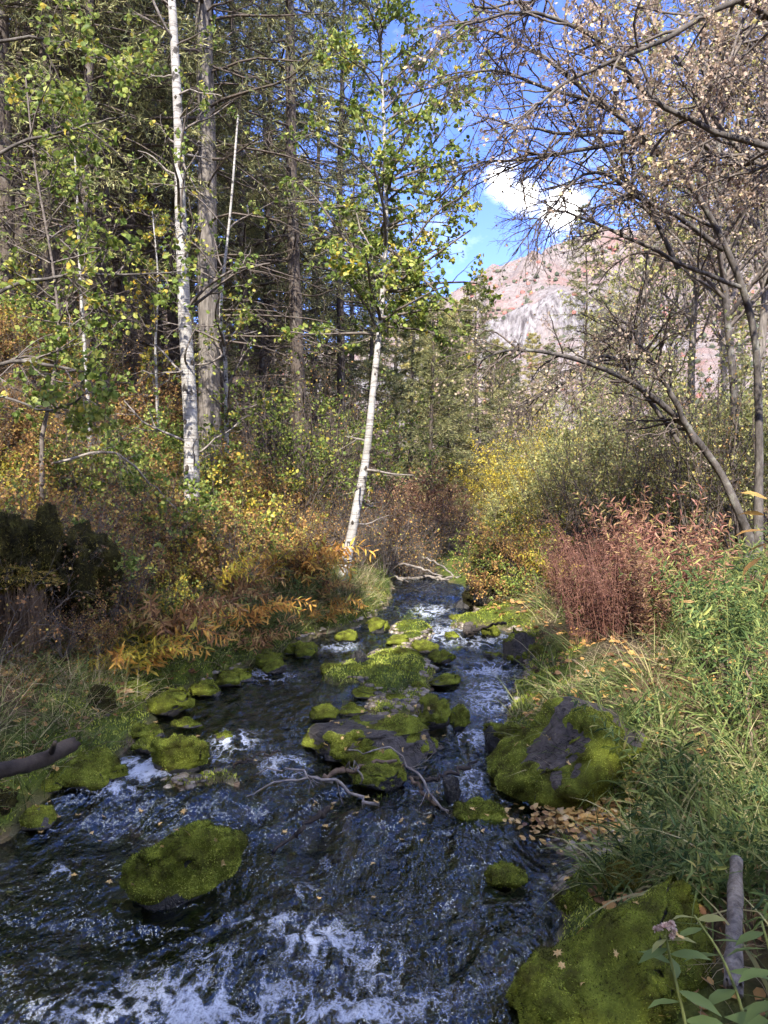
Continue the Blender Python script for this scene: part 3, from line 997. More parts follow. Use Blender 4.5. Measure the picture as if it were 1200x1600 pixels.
# ------------------------------------------------------------------ TREES: conifers
def conifer(name, height, rad, crown0, seed, nb, blen, ntw, nnd, nlen, mat, dead=26, droop=-0.05, bark='conifer_bark', bare_len=1.6, narrow=1.0):
    rg = np.random.default_rng(seed)
    root = thing(name, 'tall conifer', 'conifer')
    n = 22
    t = np.linspace(0, 1, n)
    wob = np.cumsum(rg.normal(size=(n, 2)) * 0.02, 0)
    P = np.stack([wob[:, 0], wob[:, 1], t * height - 0.3], -1)
    R = rad * (1 - t) ** 0.8 + 0.012
    R[0] *= 1.35
    R[1] *= 1.08
    mb = MB().add(*tubes(P, R, 10))
    obj('trunk', mb.mesh('trunk', M[bark]), root)

    def axis_at(z):
        return np.stack([np.interp(z, P[:, 2], P[:, 0]), np.interp(z, P[:, 2], P[:, 1]), z], -1)
    wood = MB()
    # dead lower branches
    zd = rg.uniform(1.0, max(crown0 * 1.5, 2.0), dead)
    az = rg.uniform(0, 2 * math.pi, dead)
    d = np.stack([np.cos(az), np.sin(az), rg.uniform(-0.25, 0.35, dead)], -1)
    L = rg.uniform(0.5, 1.25, dead)[:, None] * bare_len
    BP = np.empty((dead, 6, 3))
    BP[:, 0] = axis_at(zd)
    for k in range(5):
        d = norm(d + 0.16 * rg.normal(size=d.shape) + np.array([0, 0, -0.08]))
        BP[:, k + 1] = BP[:, k] + d * L / 5
    BR = np.linspace(1, 0.3, 6)[None] * (0.008 + 0.008 * L)
    wood.add(*tubes(BP, BR, 4))
    P2, R2 = grow(BP, BR, 5, 0.2, 1, 0.45, 0.8, 3, 0.2, -0.05, rg, rmin=0.0022)
    wood.add(*tubes(P2, R2, 3))
    P3, R3 = grow(P2, R2, 2, 0.2, 1, 0.5, 0.7, 2, 0.2, -0.03, rg, rmin=0.0016)
    wood.add(*tubes(P3, R3, 3))
    # living branches
    u = (np.arange(nb) + rg.uniform(0, 1, nb)) / nb
    z = crown0 + (height - crown0 - 0.2) * u ** 0.9
    az = np.arange(nb) * 2.4 + rg.normal(size=nb) * 0.4
    rel = (height - z) / (height - crown0)
    L = (blen * (0.16 + 0.95 * rel ** 0.75) * rg.uniform(0.65, 1.15, nb) * narrow)[:, None]
    el = 0.45 - 0.55 * rel + rg.normal(size=nb) * 0.12
    d = np.stack([np.cos(az) * np.cos(el), np.sin(az) * np.cos(el), np.sin(el)], -1)
    ns = 7
    BP = np.empty((nb, ns + 1, 3))
    BP[:, 0] = axis_at(z)
    for k in range(ns):
        g = droop if k < 4 else -droop * 1.4
        d = norm(d + 0.07 * rg.normal(size=d.shape) + np.array([0, 0, g]))
        BP[:, k + 1] = BP[:, k] + d * L / ns
    BR = np.linspace(1, 0.25, ns + 1)[None] * (0.005 + 0.009 * L)
    wood.add(*tubes(BP, BR, 4))
    # flat sprays of twigs to both sides
    idx = np.repeat(np.arange(nb), ntw)
    N = len(idx)
    t = rg.uniform(0.18, 1.0, N)
    f = t * ns
    i = np.clip(f.astype(int), 0, ns - 1)
    a = (f - i)[:, None]
    p0 = BP[idx, i] * (1 - a) + BP[idx, i + 1] * a
    tan = norm(BP[idx, i + 1] - BP[idx, i])
    side = norm(np.cross(tan, np.array([0, 0, 1.0]))) * np.where(rg.uniform(size=N) < 0.5, -1, 1)[:, None]
    d = norm(tan * 0.75 + side * 0.75 + rg.normal(size=(N, 3)) * 0.22 + np.array([0, 0, -0.12]))
    TL = L[idx] * (0.16 + 0.34 * (1 - t))[:, None] * rg.uniform(0.6, 1.2, (N, 1)) + 0.08
    TP = np.empty((N, 4, 3))
    TP[:, 0] = p0
    for k in range(3):
        d = norm(d + 0.15 * rg.normal(size=d.shape) + np.array([0, 0, -0.08]))
        TP[:, k + 1] = TP[:, k] + d * TL / 3
    TR = np.broadcast_to(np.array([0.0045, 0.0035, 0.0028, 0.002]), (N, 4))
    wood.add(*tubes(TP[:, [0, 2, 3]], TR[:, [0, 2, 3]], 3))
    obj('branches', wood.mesh('branches', M['twig'], True), root, kind='stuff')
    need = MB()
    pos, tdir = pts_on(TP, nnd, rg, 0.05, 1.0)
    nd = norm(tdir * 0.8 + rg.normal(size=pos.shape) * 0.55)
    leaves(need, pos, nd, rg.uniform(0.6, 1.3, len(pos)) * nlen, T_NEED, rg, 0.5)
    pos, tdir = pts_on(BP, ntw * 2, rg, 0.4, 1.0)
    leaves(need, pos, norm(tdir + rg.normal(size=pos.shape) * 0.6), rg.uniform(0.6, 1.2, len(pos)) * nlen, T_NEED, rg, 0.5)
    obj('crown', need.mesh('crown', mat, False), root, kind='stuff')
    return Proto(root)


FIR = [
    conifer('conifer_tree', 19.0, 0.135, 3.6, 11, 105, 2.5, 14, 16, 0.10, M['needle']),
    conifer('conifer_tree', 17.0, 0.12, 4.4, 12, 95, 2.3, 14, 16, 0.10, M['needle'], dead=34),
    conifer('conifer_tree', 20.0, 0.15, 5.2, 13, 105, 2.7, 14, 16, 0.10, M['needle'], dead=44),
    conifer('conifer_tree', 14.0, 0.09, 2.6, 14, 95, 1.9, 14, 16, 0.095, M['needle'], dead=20),
]
BIGFIR = conifer('conifer_tree', 21.0, 0.19, 5.4, 15, 100, 2.6, 14, 16, 0.10, M['needle'], dead=46, bark='old_bark', bare_len=1.9)
SPRUCE = [
    conifer('young_conifer', 8.5, 0.10, 1.6, 21, 95, 1.5, 14, 12, 0.11, M['needle'], dead=8, droop=-0.03),
    conifer('young_conifer', 9.5, 0.10, 1.2, 22, 95, 1.35, 15, 12, 0.13, M['needle_far'], dead=12, droop=-0.03),
    conifer('young_conifer', 11.0, 0.12, 1.0, 23, 100, 1.8, 15, 12, 0.14, M['needle_sunlit'], dead=8, droop=-0.03),
]


def put_conifer(proto, px, py, Yd, rotz, scale, label, group=None, tilt=0.0, onground=True):
    p = at(px, py, Yd)
    z = Hs(p[0], p[1]) if onground else p[2]
    return proto.place((p[0], p[1], z), rotz, scale, label, group, (0, tilt))


put_conifer(FIR[2], 465, 800, 15.5, 0.4, 1.0, 'straight dark conifer between the two large white aspens', None, -0.035)
put_conifer(FIR[1], 533, 790, 19.5, 1.9, 1.0, 'slim dark conifer just behind the leaning white aspen', None, -0.02)
put_conifer(BIGFIR, 325, 720, 13.0, 2.2, 1.0, 'thick grey-barked conifer close behind the tallest white aspen trunk', None, -0.02)
put_conifer(FIR[0], 385, 700, 17.5, 0.2, 0.95, 'thin dark conifer right of the thick grey-barked conifer on the slope', None, -0.03)
def slope_label(px, Yd):
    if px < 280 and Yd < 16.5:
        return 'thick dark conifer on the leafy slope left of the tallest aspen', 'dark conifers on the slope left of the tallest aspen'
    if px < 280:
        return 'slender conifer deep in the forest high on the left hillside', 'conifers deep in the hillside forest'
    return 'distant conifer in the forest between the two large aspens', 'conifers in the forest between the two aspens'


for (px, Yd, k, s, rz) in [(70, 12.5, 2, 1.0, 0.3), (38, 13.6, 0, 1.0, 1.0), (12, 11.2, 1, 1.0, 2.0), (155, 14.0, 0, 1.05, 2.8), (210, 15.5, 2, 1.0, 4.0), (-70, 10.5, 0, 1.0, 5.0),
                           (250, 20.0, 1, 1.05, 0.9), (105, 18.5, 0, 1.0, 3.4), (180, 23.0, 2, 1.0, 0.6), (425, 24.0, 0, 1.0, 5.2), (20, 20.0, 2, 1.0, 4.4),
                           (345, 25.0, 1, 1.1, 1.2), (490, 28.0, 0, 1.0, 3.6), (60, 27.0, 0, 1.0, 2.9), (140, 30.0, 1, 1.1, 0.1), (300, 34.0, 0, 1.0, 1.5), (400, 37.0, 2, 1.0, 0.7),
                           (545, 30.0, 3, 1.1, 2.0), (230, 40.0, 0, 1.0, 2.0), (-20, 16.0, 3, 1.1, 0.5), (130, 10.8, 3, 0.9, 4.2), (52, 15.0, 1, 1.0, .2), (112, 15.8, 1, 1.0, 1.6), (182, 17.2, 0, .95, 3.3), (236, 17.0, 1, 1.0, 5.1), (278, 19.5, 0, 1.0, 2.4), (408, 19.0, 1, .95, 4.0)]:
    p = at(px, 600, Yd)
    lb, gr = slope_label(px, Yd)
    FIR[k].place((p[0], p[1], Hs(p[0], p[1])), rz, s, lb, gr, (0, -0.02 + 0.02 * math.sin(px)))
for (px, Yd, k, s, rz) in [(95, 24, 0, 1.2, .3), (165, 27, 2, 1.3, 1.3), (270, 27, 0, 1.3, 2.2), (325, 30, 2, 1.3, .8), (380, 28, 0, 1.2, 3.0), (440, 31, 2, 1.2, 4.2), (505, 33, 0, 1.3, 5.0), (30, 30, 2, 1.3, .1), (220, 33, 2, 1.4, 1.9), (550, 36, 2, 1.3, 2.7), (355, 44, 2, 1.6, 1.1), (470, 46, 2, 1.6, 3.3), (125, 40, 2, 1.5, 4.4), (415, 20, 1, .9, 2.0), (575, 25, 1, 1.0, .9)]:
    p = at(px, 700, Yd)
    SPRUCE[k].place((p[0], p[1], Hs(p[0], p[1])), rz, s, 'sunlit olive understory conifer back among the hillside trunks', 'understory conifers on the hillside')
# the forest goes on behind the photographer and shades the near water
r_ = np.random.default_rng(3)
for (x, y, s) in [(-3.4, -6.2, .62), (-2.1, -7.6, .6), (-7.2, -6.4, .6), (4.4, -7.4, .62), (-2.2, -10.5, .75), (-5.2, -9.5, .72), (1.6, -11.5, .8), (7.2, -9.0, .62), (0.9, -8.2, .5), (2.9, -8.8, .62)]:
    SPRUCE[1].place((x, y, Hs(x, y)), r_.uniform(0, 6), s * 2.2, 'conifer on the bank behind the viewpoint', 'conifers behind the viewpoint')

for (px, py, Yd, k, s, rz, lab) in [
    (747, 782, 22, 0, 0.80, 0.5, 'young pointed conifer with a pale lower trunk behind the yellow shrubs'),
    (704, 790, 20.5, 0, 0.66, 2.0, 'slender dark-trunked young conifer left of the pointed one by the yellow shrubs'),
    (670, 800, 19, 0, 0.70, 4.0, 'slim young conifer over the reddish shrubs beside the stream')]:
    put_conifer(SPRUCE[k], px, py, Yd, rz, s, lab)
for (px, Yd, k, s, rz) in [(722, 25, 0, .72, 1.0), (778, 25, 0, .66, 3.0), (640, 30, 1, 1.1, 0.3), (800, 40, 0, .9, 2.2), (716, 44, 2, 1.05, 1.2), (685, 40, 2, 1.0, 4.0), (655, 46, 2, 1.1, 0.4), (775, 52, 2, 0.9, 2.6), (620, 40, 2, 1.2, 5.2), (830, 60, 2, 1.0, 1.8), (860, 66, 0, 1.2, 0.9), (700, 60, 2, 1.2, .2)]:
    p = at(px, 770, Yd)
    SPRUCE[k].place((p[0], p[1], Hs(p[0], p[1])), rz, s, 'young sunlit conifer down the valley beyond the yellow shrubs', 'young conifers down the valley')

# ------------------------------------------------------------------ TREES: aspens and other leafy trees
def leafy(name, label, cat, trunk_pts, r0, r1, seed, bark, leafmat, levels, leaf_n, leaf_size, group=None, limbs=(), sides=10, tmpl=T_OVAL, knots=0, wood='grey_twig', npts=26, t0=0.3, dead=0, droop=0.0, limb_levels=None, limb_leaf=1.0, bare_left=None):
    """trunk along given world points; limbs: list of (points, r0, r1). levels: list of grow settings"""
    rg = np.random.default_rng(seed)
    P = smooth_path(trunk_pts, npts)
    base = P[0].copy()
    base[2] = min(base[2], Hs(base[0], base[1])) if abs(base[0]) + abs(base[1]) > 0.01 else base[2]
    P[0, 2] = base[2]
    root = thing(name, label, cat, base, group=group)
    P = P - base
    R = np.linspace(0, 1, npts)
    R = r0 + (r1 - r0) * R ** 0.85
    R = R * (1 + 0.05 * vnoise(np.stack([np.arange(npts) * 0.9, np.zeros(npts), np.zeros(npts) + seed], -1)))
    R[0] *= 1.35
    P[0, 2] -= 0.25
    trunk = obj('trunk', MB().add(*tubes(P, R, sides)).mesh('trunk', M[bark]), root)
    for k in range(knots):
        i = rg.integers(3, npts - 4)
        a = rg.uniform(-2.6, -0.5)
        o = P[i] + np.array([math.cos(a), math.sin(a), 0]) * R[i] * 0.82
        kn = capped(np.array([o + [0, 0, -R[i] * .55], o + [0, 0, -R[i] * .1], o + [0, 0, R[i] * .3], o + [0, 0, R[i] * .7]]), np.array([.10, .36, .34, .06]) * R[i], 7)
        obj('bark_scar', MB().add(*kn).mesh('bark_scar', M['scar']), trunk)
    leafmb = MB()

    def ramify(Pp, Rr, lv, parent, nm):
        wm = MB()
        for li, kw in enumerate(lv):
            Pp, Rr = grow(Pp, Rr, rg=rg, **kw)
            wm.add(*tubes(Pp, Rr, 4 if li == 0 else 3))
        obj(nm, wm.mesh(nm, M[wood]), parent, kind='stuff')
        return Pp
    tips = [(ramify(P[None], R[None], levels, root, 'branches'), 1.0)]
    for lp, a0, a1 in limbs:
        n = 16
        q = smooth_path(np.asarray(lp) - base, n)
        q[1:-1] += 0.012 * rg.normal(size=(n - 2, 3)) * np.linalg.norm(q[-1] - q[0]) * 0.3
        rr = np.linspace(a0, a1, n)
        lo = obj('limb', MB().add(*tubes(q, rr, 8)).mesh('limb', M[bark]), root)
        tips.append((ramify(q[None], rr[None], limb_levels or levels, lo, 'twigs'), limb_leaf))
    for Pp, frac in tips:
        if leaf_n:
            pos, td = pts_on(Pp, leaf_n, rg, 0.35, 1.05)
            keep = rg.uniform(size=len(pos)) < frac
            if bare_left is not None:
                keep &= rg.uniform(size=len(pos)) < sstep(bare_left[0], bare_left[1], pos[:, 0] + base[0]) + 0.12
            pos, td = pos[keep], td[keep]
            d = norm(td * 0.4 + rg.normal(size=pos.shape) * 0.7 + np.array([0, 0, -0.25 + droop]))
            pos = pos + rg.normal(size=pos.shape) * leaf_size * 0.35
            leaves(leafmb, pos, d, rg.uniform(0.4, 1.35, len(pos)) * leaf_size, tmpl, rg, 0.4)
    if dead:
        Pd, Rd = grow(P[None], R[None], dead, 0.15, 0.75, 0.1, 1.4, 6, 0.22, 0.02, rg, shrink=0.2, asd=0.3, absL=0.9)
        P2, R2 = grow(Pd, Rd, 4, 0.3, 1, 0.5, 0.8, 4, 0.25, 0.0, rg)
        for k in range(dead):
            db = MB().add(*tubes(Pd[k:k + 1], Rd[k:k + 1] * 1.1, 5)).add(*tubes(P2[k * 4:k * 4 + 4], R2[k * 4:k * 4 + 4], 3))
            obj('dead_branch', db.mesh('dead_branch', M['dead_pale']), root)
    if leafmb.nv:
        obj('crown', leafmb.mesh('crown', leafmat, False), root, kind='stuff')
    return root


def L1(per, t0, t1, absL, ang=0.95, nseg=6, wander=0.13, grav=0.0, **k):
    return dict(per=per, t0=t0, t1=t1, lf=0, absL=absL, ang=ang, nseg=nseg, wander=wander, grav=grav, **k)


def L2(per, lf, ang=0.75, nseg=4, wander=0.18, grav=-0.02, t0=0.2, t1=1.0, **k):
    return dict(per=per, t0=t0, t1=t1, lf=lf, ang=ang, nseg=nseg, wander=wander, grav=grav, **k)


ASP = [L1(30, 0.36, 1, 1.5, grav=0.03), L2(6, 0.5), L2(4, 0.5, nseg=3)]
t1 = trace([(300, 880), (300, 760), (297, 640), (288, 480), (282, 330), (279, 200), (272, 60), (262, -120), (250, -420)], 8.5, 8.5)
leafy('aspen_tree', 'tallest white aspen, straight scarred trunk rising from the left bank', 'aspen', t1, 0.103, 0.03, 31, 'aspen_bark', M['aspen_leaf'],
      [L1(22, 0.34, 1, 1.2, grav=0.0), L2(4, 0.5), L2(3, 0.5, nseg=3)], 4, 0.046, knots=18, dead=16, sides=14, npts=40)
t2 = trace([(530, 940, 8.9), (540, 885, 8.9), (556, 800, 8.95), (572, 715, 9.0), (584, 600, 9.1), (597, 470, 9.2), (604, 330, 9.3), (598, 150, 9.4), (590, -60, 9.5), (588, -300, 9.6)], 10)
leafy('aspen_tree', 'leaning white aspen with curved base at the water edge and dense green crown', 'aspen', t2, 0.077, 0.006, 32, 'aspen_bark', M['aspen_leaf'],
      [L1(78, 0.51, 1, 1.7, grav=-0.01, ang=1.15, bias=(.35, -.5, 0)), L2(9, 0.42, t0=.02), L2(4, 0.5, nseg=3)], 6, 0.054, knots=10, dead=8, sides=12, npts=36)
t3 = trace([(356, 800), (354, 680), (352, 560), (345, 480), (360, 330), (372, 180)], 9.8)
leafy('aspen_tree', 'thin crooked aspen standing just right of the tallest aspen', 'aspen', t3, 0.038, 0.012, 33, 'aspen_bark', M['aspen_leaf'],
      [L1(20, 0.2, .8, 1.1, grav=0.0), L2(5, 0.5), L2(3, 0.5, nseg=3)], 4, 0.046, knots=4, dead=6, npts=24)
t4 = trace([(141, 705), (136, 600), (126, 450), (122, 350), (118, 260), (112, 180)], 8.6)
leafy('aspen_sapling', 'slim pale aspen sapling on the slope left of the tallest aspen', 'aspen', t4, 0.026, 0.007, 34, 'aspen_bark', M['aspen_leaf'],
      [L1(24, 0.25, 1, 1.0, grav=-0.02), L2(5, 0.5), L2(3, 0.5, nseg=3)], 3, 0.05, knots=3, npts=24)
t5 = trace([(248, 745), (246, 640), (243, 540), (247, 440), (238, 330)], 10.5)
leafy('aspen_sapling', 'very thin white aspen stem left of the tallest aspen', 'aspen', t5, 0.026, 0.009, 35, 'aspen_bark', M['aspen_yellow'],
      [L1(20, 0.3, 1, 0.8), L2(5, 0.5), L2(3, 0.5, nseg=3)], 3, 0.05, npts=20)
t6 = trace([(62, 700), (78, 620), (92, 520), (80, 400), (55, 260), (40, 120)], 6.8)
leafy('aspen_sapling', 'leaning sapling with yellow-green leaves on the bank near the moss-hung bluff', 'aspen', t6, 0.022, 0.006, 36, 'grey_twig', M['aspen_leaf'],
      [L1(22, 0.3, 1, 0.95, grav=-0.02), L2(5, 0.5), L2(3, 0.5, nseg=3)], 3, 0.05, npts=24)
# tree beyond the left edge, its boughs reach into view
t7 = [np.array([-4.3, 6.6, Hs(-4.3, 6.6) - 0.1]), np.array([-4.25, 6.6, 2.6]), np.array([-4.2, 6.7, 4.2]), np.array([-4.1, 6.8, 6.0]), np.array([-4.0, 6.9, 8.5])]
def reach(z, pts, a, b):
    return np.vstack([[[-4.22, 6.65, z]], trace(pts, a, b)])


lim = [(reach(2.9, [(0, 455), (110, 432), (200, 428), (285, 424)], 6.6, 7.2), 0.022, 0.006), (reach(2.6, [(0, 568), (90, 573), (165, 590)], 6.6, 6.4), 0.024, 0.008),
       (reach(4.2, [(20, 230), (120, 200), (200, 180)], 6.7, 6.6), 0.02, 0.005), (reach(5.4, [(20, 60), (130, 80), (230, 120)], 6.8, 6.6), 0.02, 0.005),
       (reach(2.3, [(-20, 620), (80, 640), (170, 600)], 6.6, 6.0), 0.018, 0.005)]
leafy('leafy_tree', 'yellow-green leafy tree whose long thin boughs reach in over the left bank', 'tree', t7, 0.075, 0.03, 37, 'maple_bark', M['aspen_leaf'],
      [L1(12, 0.3, 1, 1.4), L2(5, 0.5), L2(4, 0.5, nseg=3)], 3, 0.052, limbs=lim, npts=20, limb_levels=[L1(13, 0.25, 1, 0.7), L2(5, 0.55), L2(3, 0.6, nseg=3)])

# bare arching maples on the right bank
TW = [L1(26, 0.15, 1, 1.0, ang=0.8, wander=0.16, grav=-0.05), L2(7, 0.55, grav=-0.09, nseg=4), L2(4, 0.55, nseg=3, grav=-0.08)]
tA = trace([(1175, 850, 8.3), (1150, 790, 8.2), (1120, 730, 8.2), (1060, 655, 8.0), (990, 600, 7.7), (920, 568, 7.3), (850, 550, 7.0), (790, 548, 6.8), (745, 565, 6.7)], 8)
leafy('maple_tree', 'bare dark trunk arching low over the stream from the right bank', 'maple', tA, 0.055, 0.008, 41, 'maple_bark', M['tan_leaf'],
      [L1(30, 0.25, 1, 0.85, ang=0.85, wander=0.16, grav=-0.06), L2(7, 0.55, grav=-0.08, nseg=5), L2(4, 0.55, nseg=4, grav=-0.06)], 1, 0.03, wood='twig', sides=12, npts=36, tmpl=T_RHOMB,
      limbs=[(trace([(1085, 690, 8.0), (1040, 600, 7.8), (1000, 540, 7.7), (960, 520, 7.6)], 8), 0.035, 0.010), (trace([(1060, 690, 8.1), (960, 560, 8.1), (880, 600, 8), (800, 640, 7.9)], 8), 0.028, 0.007)])
tB = trace([(1185, 790, 8.4), (1186, 680, 8.4), (1178, 520, 8.3), (1140, 400, 8.1), (1085, 300, 7.9), (1020, 225, 7.6), (940, 165, 7.2), (860, 140, 6.9), (770, 110, 6.6), (690, 130, 6.5)], 8)
limB = [(trace([(1130, 390, 8.1), (1060, 340, 7.9), (990, 305, 7.6), (930, 270, 7.4), (880, 300, 7.2), (840, 360, 7.0)], 8), 0.03, 0.006),
        (trace([(1160, 450, 8.2), (1080, 420, 7.8), (1000, 380, 7.4), (930, 350, 7.2), (860, 330, 7.0), (800, 400, 6.9)], 8), 0.027, 0.005),
        (trace([(1060, 265, 7.8), (980, 210, 7.5), (900, 210, 7.2), (820, 200, 7), (740, 180, 6.8)], 8), 0.03, 0.006),
        (trace([(1060, 420, 8), (1010, 320, 8), (960, 260, 8), (930, 210, 8), (900, 160, 8)], 8), 0.03, 0.007),
        (trace([(1000, 215, 7.5), (900, 235, 7.2), (820, 250, 7.0), (750, 255, 6.9), (695, 300, 6.8)], 8), 0.024, 0.005), (trace([(940, 165, 7.2), (850, 90, 7.0), (770, 50, 6.9), (700, 30, 6.8)], 8), 0.022, 0.005)]
leafy('maple_tree', 'bare maple with forked trunk whose crooked boughs spread across the sky', 'maple', tB, 0.05, 0.007, 42, 'maple_bark', M['tan_leaf'],
      [L1(36, 0.35, 1, 1.15, ang=0.8, wander=0.16, grav=-0.07), L2(7, 0.55, grav=-0.09, nseg=4), L2(4, 0.55, nseg=3, grav=-0.08)], 1, 0.032, limbs=limB, wood='twig', sides=12, npts=40, tmpl=T_RHOMB, bare_left=(1.4, 3.2),
      limb_levels=[L1(26, 0.15, 1, 0.85, ang=0.8, wander=0.16, grav=-0.07), L2(7, 0.55, grav=-0.09, nseg=4), L2(4, 0.55, nseg=3, grav=-0.08)])
tC = [np.array([4.6, 6.2, Hs(4.6, 6.2) - .1]), np.array([4.6, 6.2, 2.5]), np.array([4.5, 6.2, 4.0]), np.array([4.4, 6.2, 5.4]), np.array([4.2, 6.2, 7.0]), np.array([4.0, 6.2, 9.0])]
limC = [(np.vstack([[[4.4, 6.2, 5.3]], trace([(1240, 40, 6.2), (1150, 0, 6.0), (1060, 50, 5.9), (960, 95, 5.8), (880, 130, 5.7), (800, 200, 5.6)], 6)]), 0.034, 0.008),
        (np.vstack([[[4.5, 6.2, 4.2]], trace([(1200, 235, 6.2), (1110, 205, 6.1), (1020, 150, 6.0), (930, 60, 5.9), (850, 20, 5.8), (760, 30, 5.7), (700, 60, 5.7)], 6)]), 0.03, 0.007),
        (np.vstack([[[4.5, 6.2, 4.1]], trace([(1230, 260, 6.4), (1150, 230, 6.6), (1080, 120, 6.8), (1000, 10, 7.0), (940, -80, 7.0)], 6)]), 0.028, 0.008),
        (np.vstack([[[4.3, 6.2, 6.3]], trace([(1220, -60, 6.2), (1080, -120, 6.1), (940, -60, 6.0), (830, 0, 6.0), (740, 10, 6)], 6)]), 0.03, 0.008)]
leafy('maple_tree', 'large maple beside the right edge, thick dark overhead boughs with dry tan leaves', 'maple', tC, 0.09, 0.035, 43, 'maple_bark', M['tan_leaf'],
      [L1(24, 0.35, 1, 1.9, ang=0.9), L2(7, 0.5, nseg=5), L2(5, 0.55, nseg=4)], 4, 0.036, limbs=limC, wood='grey_twig', sides=12, npts=24, tmpl=T_RHOMB, bare_left=(0.9, 2.6),
      limb_levels=[L1(26, 0.1, 1, 0.95, ang=0.85, wander=0.16, grav=-0.04), L2(7, 0.55, grav=-0.06, nseg=5), L2(5, 0.55, nseg=3, grav=-0.06)])
tD = trace([(1140, 790, 11), (1148, 640, 11), (1135, 480, 11), (1120, 300, 11), (1130, 120, 11), (1140, -100, 11)], 11)
leafy('maple_tree', 'upright brown-trunked maple with yellow-green and tan leaves behind the arching trunk', 'maple', tD, 0.07, 0.025, 44, 'maple_bark', M['tan_leaf'],
      [L1(46, 0.3, 1, 2.6, ang=0.8), L2(8, 0.5, nseg=5), L2(5, 0.5, nseg=3)], 5, 0.05, wood='grey_twig', npts=26, tmpl=T_RHOMB)


def broad_proto(name, h, r, seed, mat, n1, len1, leaf, ln, bark='maple_bark', t0=0.3):
    rg = np.random.default_rng(seed)
    pts = np.stack([np.cumsum(rg.normal(size=6) * 0.16), np.cumsum(rg.normal(size=6) * 0.16), np.linspace(0, h, 6)], -1)
    pts[0, :2] = 0
    root = leafy(name, 'broadleaf tree', 'tree', pts, r, r * 0.15, seed, bark, mat, [L1(n1, t0, 1, len1, ang=0.8, grav=0.02, wander=0.14), L2(7, 0.5, nseg=4), L2(5, 0.5, nseg=2)], ln, leaf, wood='grey_twig', npts=20, tmpl=T_RHOMB)
    return Proto(root)


CW = [broad_proto('cottonwood_tree', 13, 0.13, 51, M['yellowgreen_leaf'], 46, 3.2, 0.085, 4, 'old_bark'), broad_proto('cottonwood_tree', 12, 0.11, 52, M['tan_leaf'], 46, 3.0, 0.075, 4, 'old_bark')]
G_CW = 'pale leafy trees filling the right side'
for (px, Yd, k, s, rz) in [(1010, 17, 0, .85, 0.4), (1180, 14.5, 1, 1.0, 2.0), (1090, 20, 0, 1.0, 1.0), (1240, 19, 0, 1.1, 3.0), (980, 26, 0, .6, 4.0), (1130, 27, 0, 1.2, 5.0), (1050, 33, 0, 1.0, .6), (1220, 32, 1, 1.3, 2.4), (925, 34, 0, .55, 1.5), (1300, 24, 1, 1.2, .3), (960, 42, 0, .8, 2.9), (1150, 44, 0, 1.4, 3.8), (1390, 16, 0, 1.1, 1.8), (1320, 13, 1, 1.0, 4.1)]:
    p = at(px, 770, Yd)
    CW[k].place((p[0], p[1], Hs(p[0], p[1])), rz, s, 'tall pale-trunked broadleaf tree among the thicket behind the right-hand maples', G_CW)
put_conifer(FIR[3], 912, 760, 21, 1.0, 0.62, 'lone dark conifer top in front of the mountain cliffs', None)


# ------------------------------------------------------------------ SHRUBS
def shrub(name, cat, h, seed, leafmat, leaf, ln, nstem=14, spread=0.7, wood='twig', n2=6, n3=4, tmpl=T_RHOMB, rad=0.008, grav=0.0):
    rg = np.random.default_rng(seed)
    root = thing(name, 'shrub', cat)
    az = rg.uniform(0, 2 * math.pi, nstem)
    d = np.stack([np.cos(az) * spread, np.sin(az) * spread, np.ones(nstem)], -1) * rg.uniform(0.3, 1, (nstem, 1)) + np.array([0, 0, 0.4])
    d = norm(d)
    L = h * rg.uniform(0.6, 1.15, (nstem, 1))
    P = np.empty((nstem, 8, 3))
    P[:, 0] = np.stack([np.cos(az), np.sin(az), np.zeros(nstem)], -1) * 0.08 * h * rg.uniform(0, 1, (nstem, 1)) - np.array([0, 0, 0.08])
    for k in range(7):
        d = norm(d + 0.14 * rg.normal(size=d.shape) + np.array([0, 0, grav]))
        P[:, k + 1] = P[:, k] + d * L / 7
    R = np.linspace(1, 0.3, 8)[None] * rad * rg.uniform(0.6, 1.2, (nstem, 1))
    mb = MB().add(*tubes(P, R, 5))
    P2, R2 = grow(P, R, n2, 0.25, 1, 0.4, 0.75, 3, 0.2, 0.0, rg, rmin=0.0018)
    mb.add(*tubes(P2, R2, 3))
    P3, R3 = grow(P2, R2, n3, 0.2, 1, 0.55, 0.7, 2, 0.2, -0.02, rg, rmin=0.0013)
    mb.add(*tubes(P3, R3, 3))
    obj('stems', mb.mesh('stems', M[wood]), root, kind='stuff')
    if ln:
        lm = MB()
        pos, td = pts_on(P3, ln, rg, 0.1, 1)
        leaves(lm, pos + rg.normal(size=pos.shape) * leaf * 0.6, norm(td * 0.5 + rg.normal(size=pos.shape) * 0.7), rg.uniform(0.5, 1.25, len(pos)) * leaf, tmpl, rg, 0.5)
        obj('foliage', lm.mesh('foliage', leafmat, False), root, kind='stuff')
    return Proto(root)


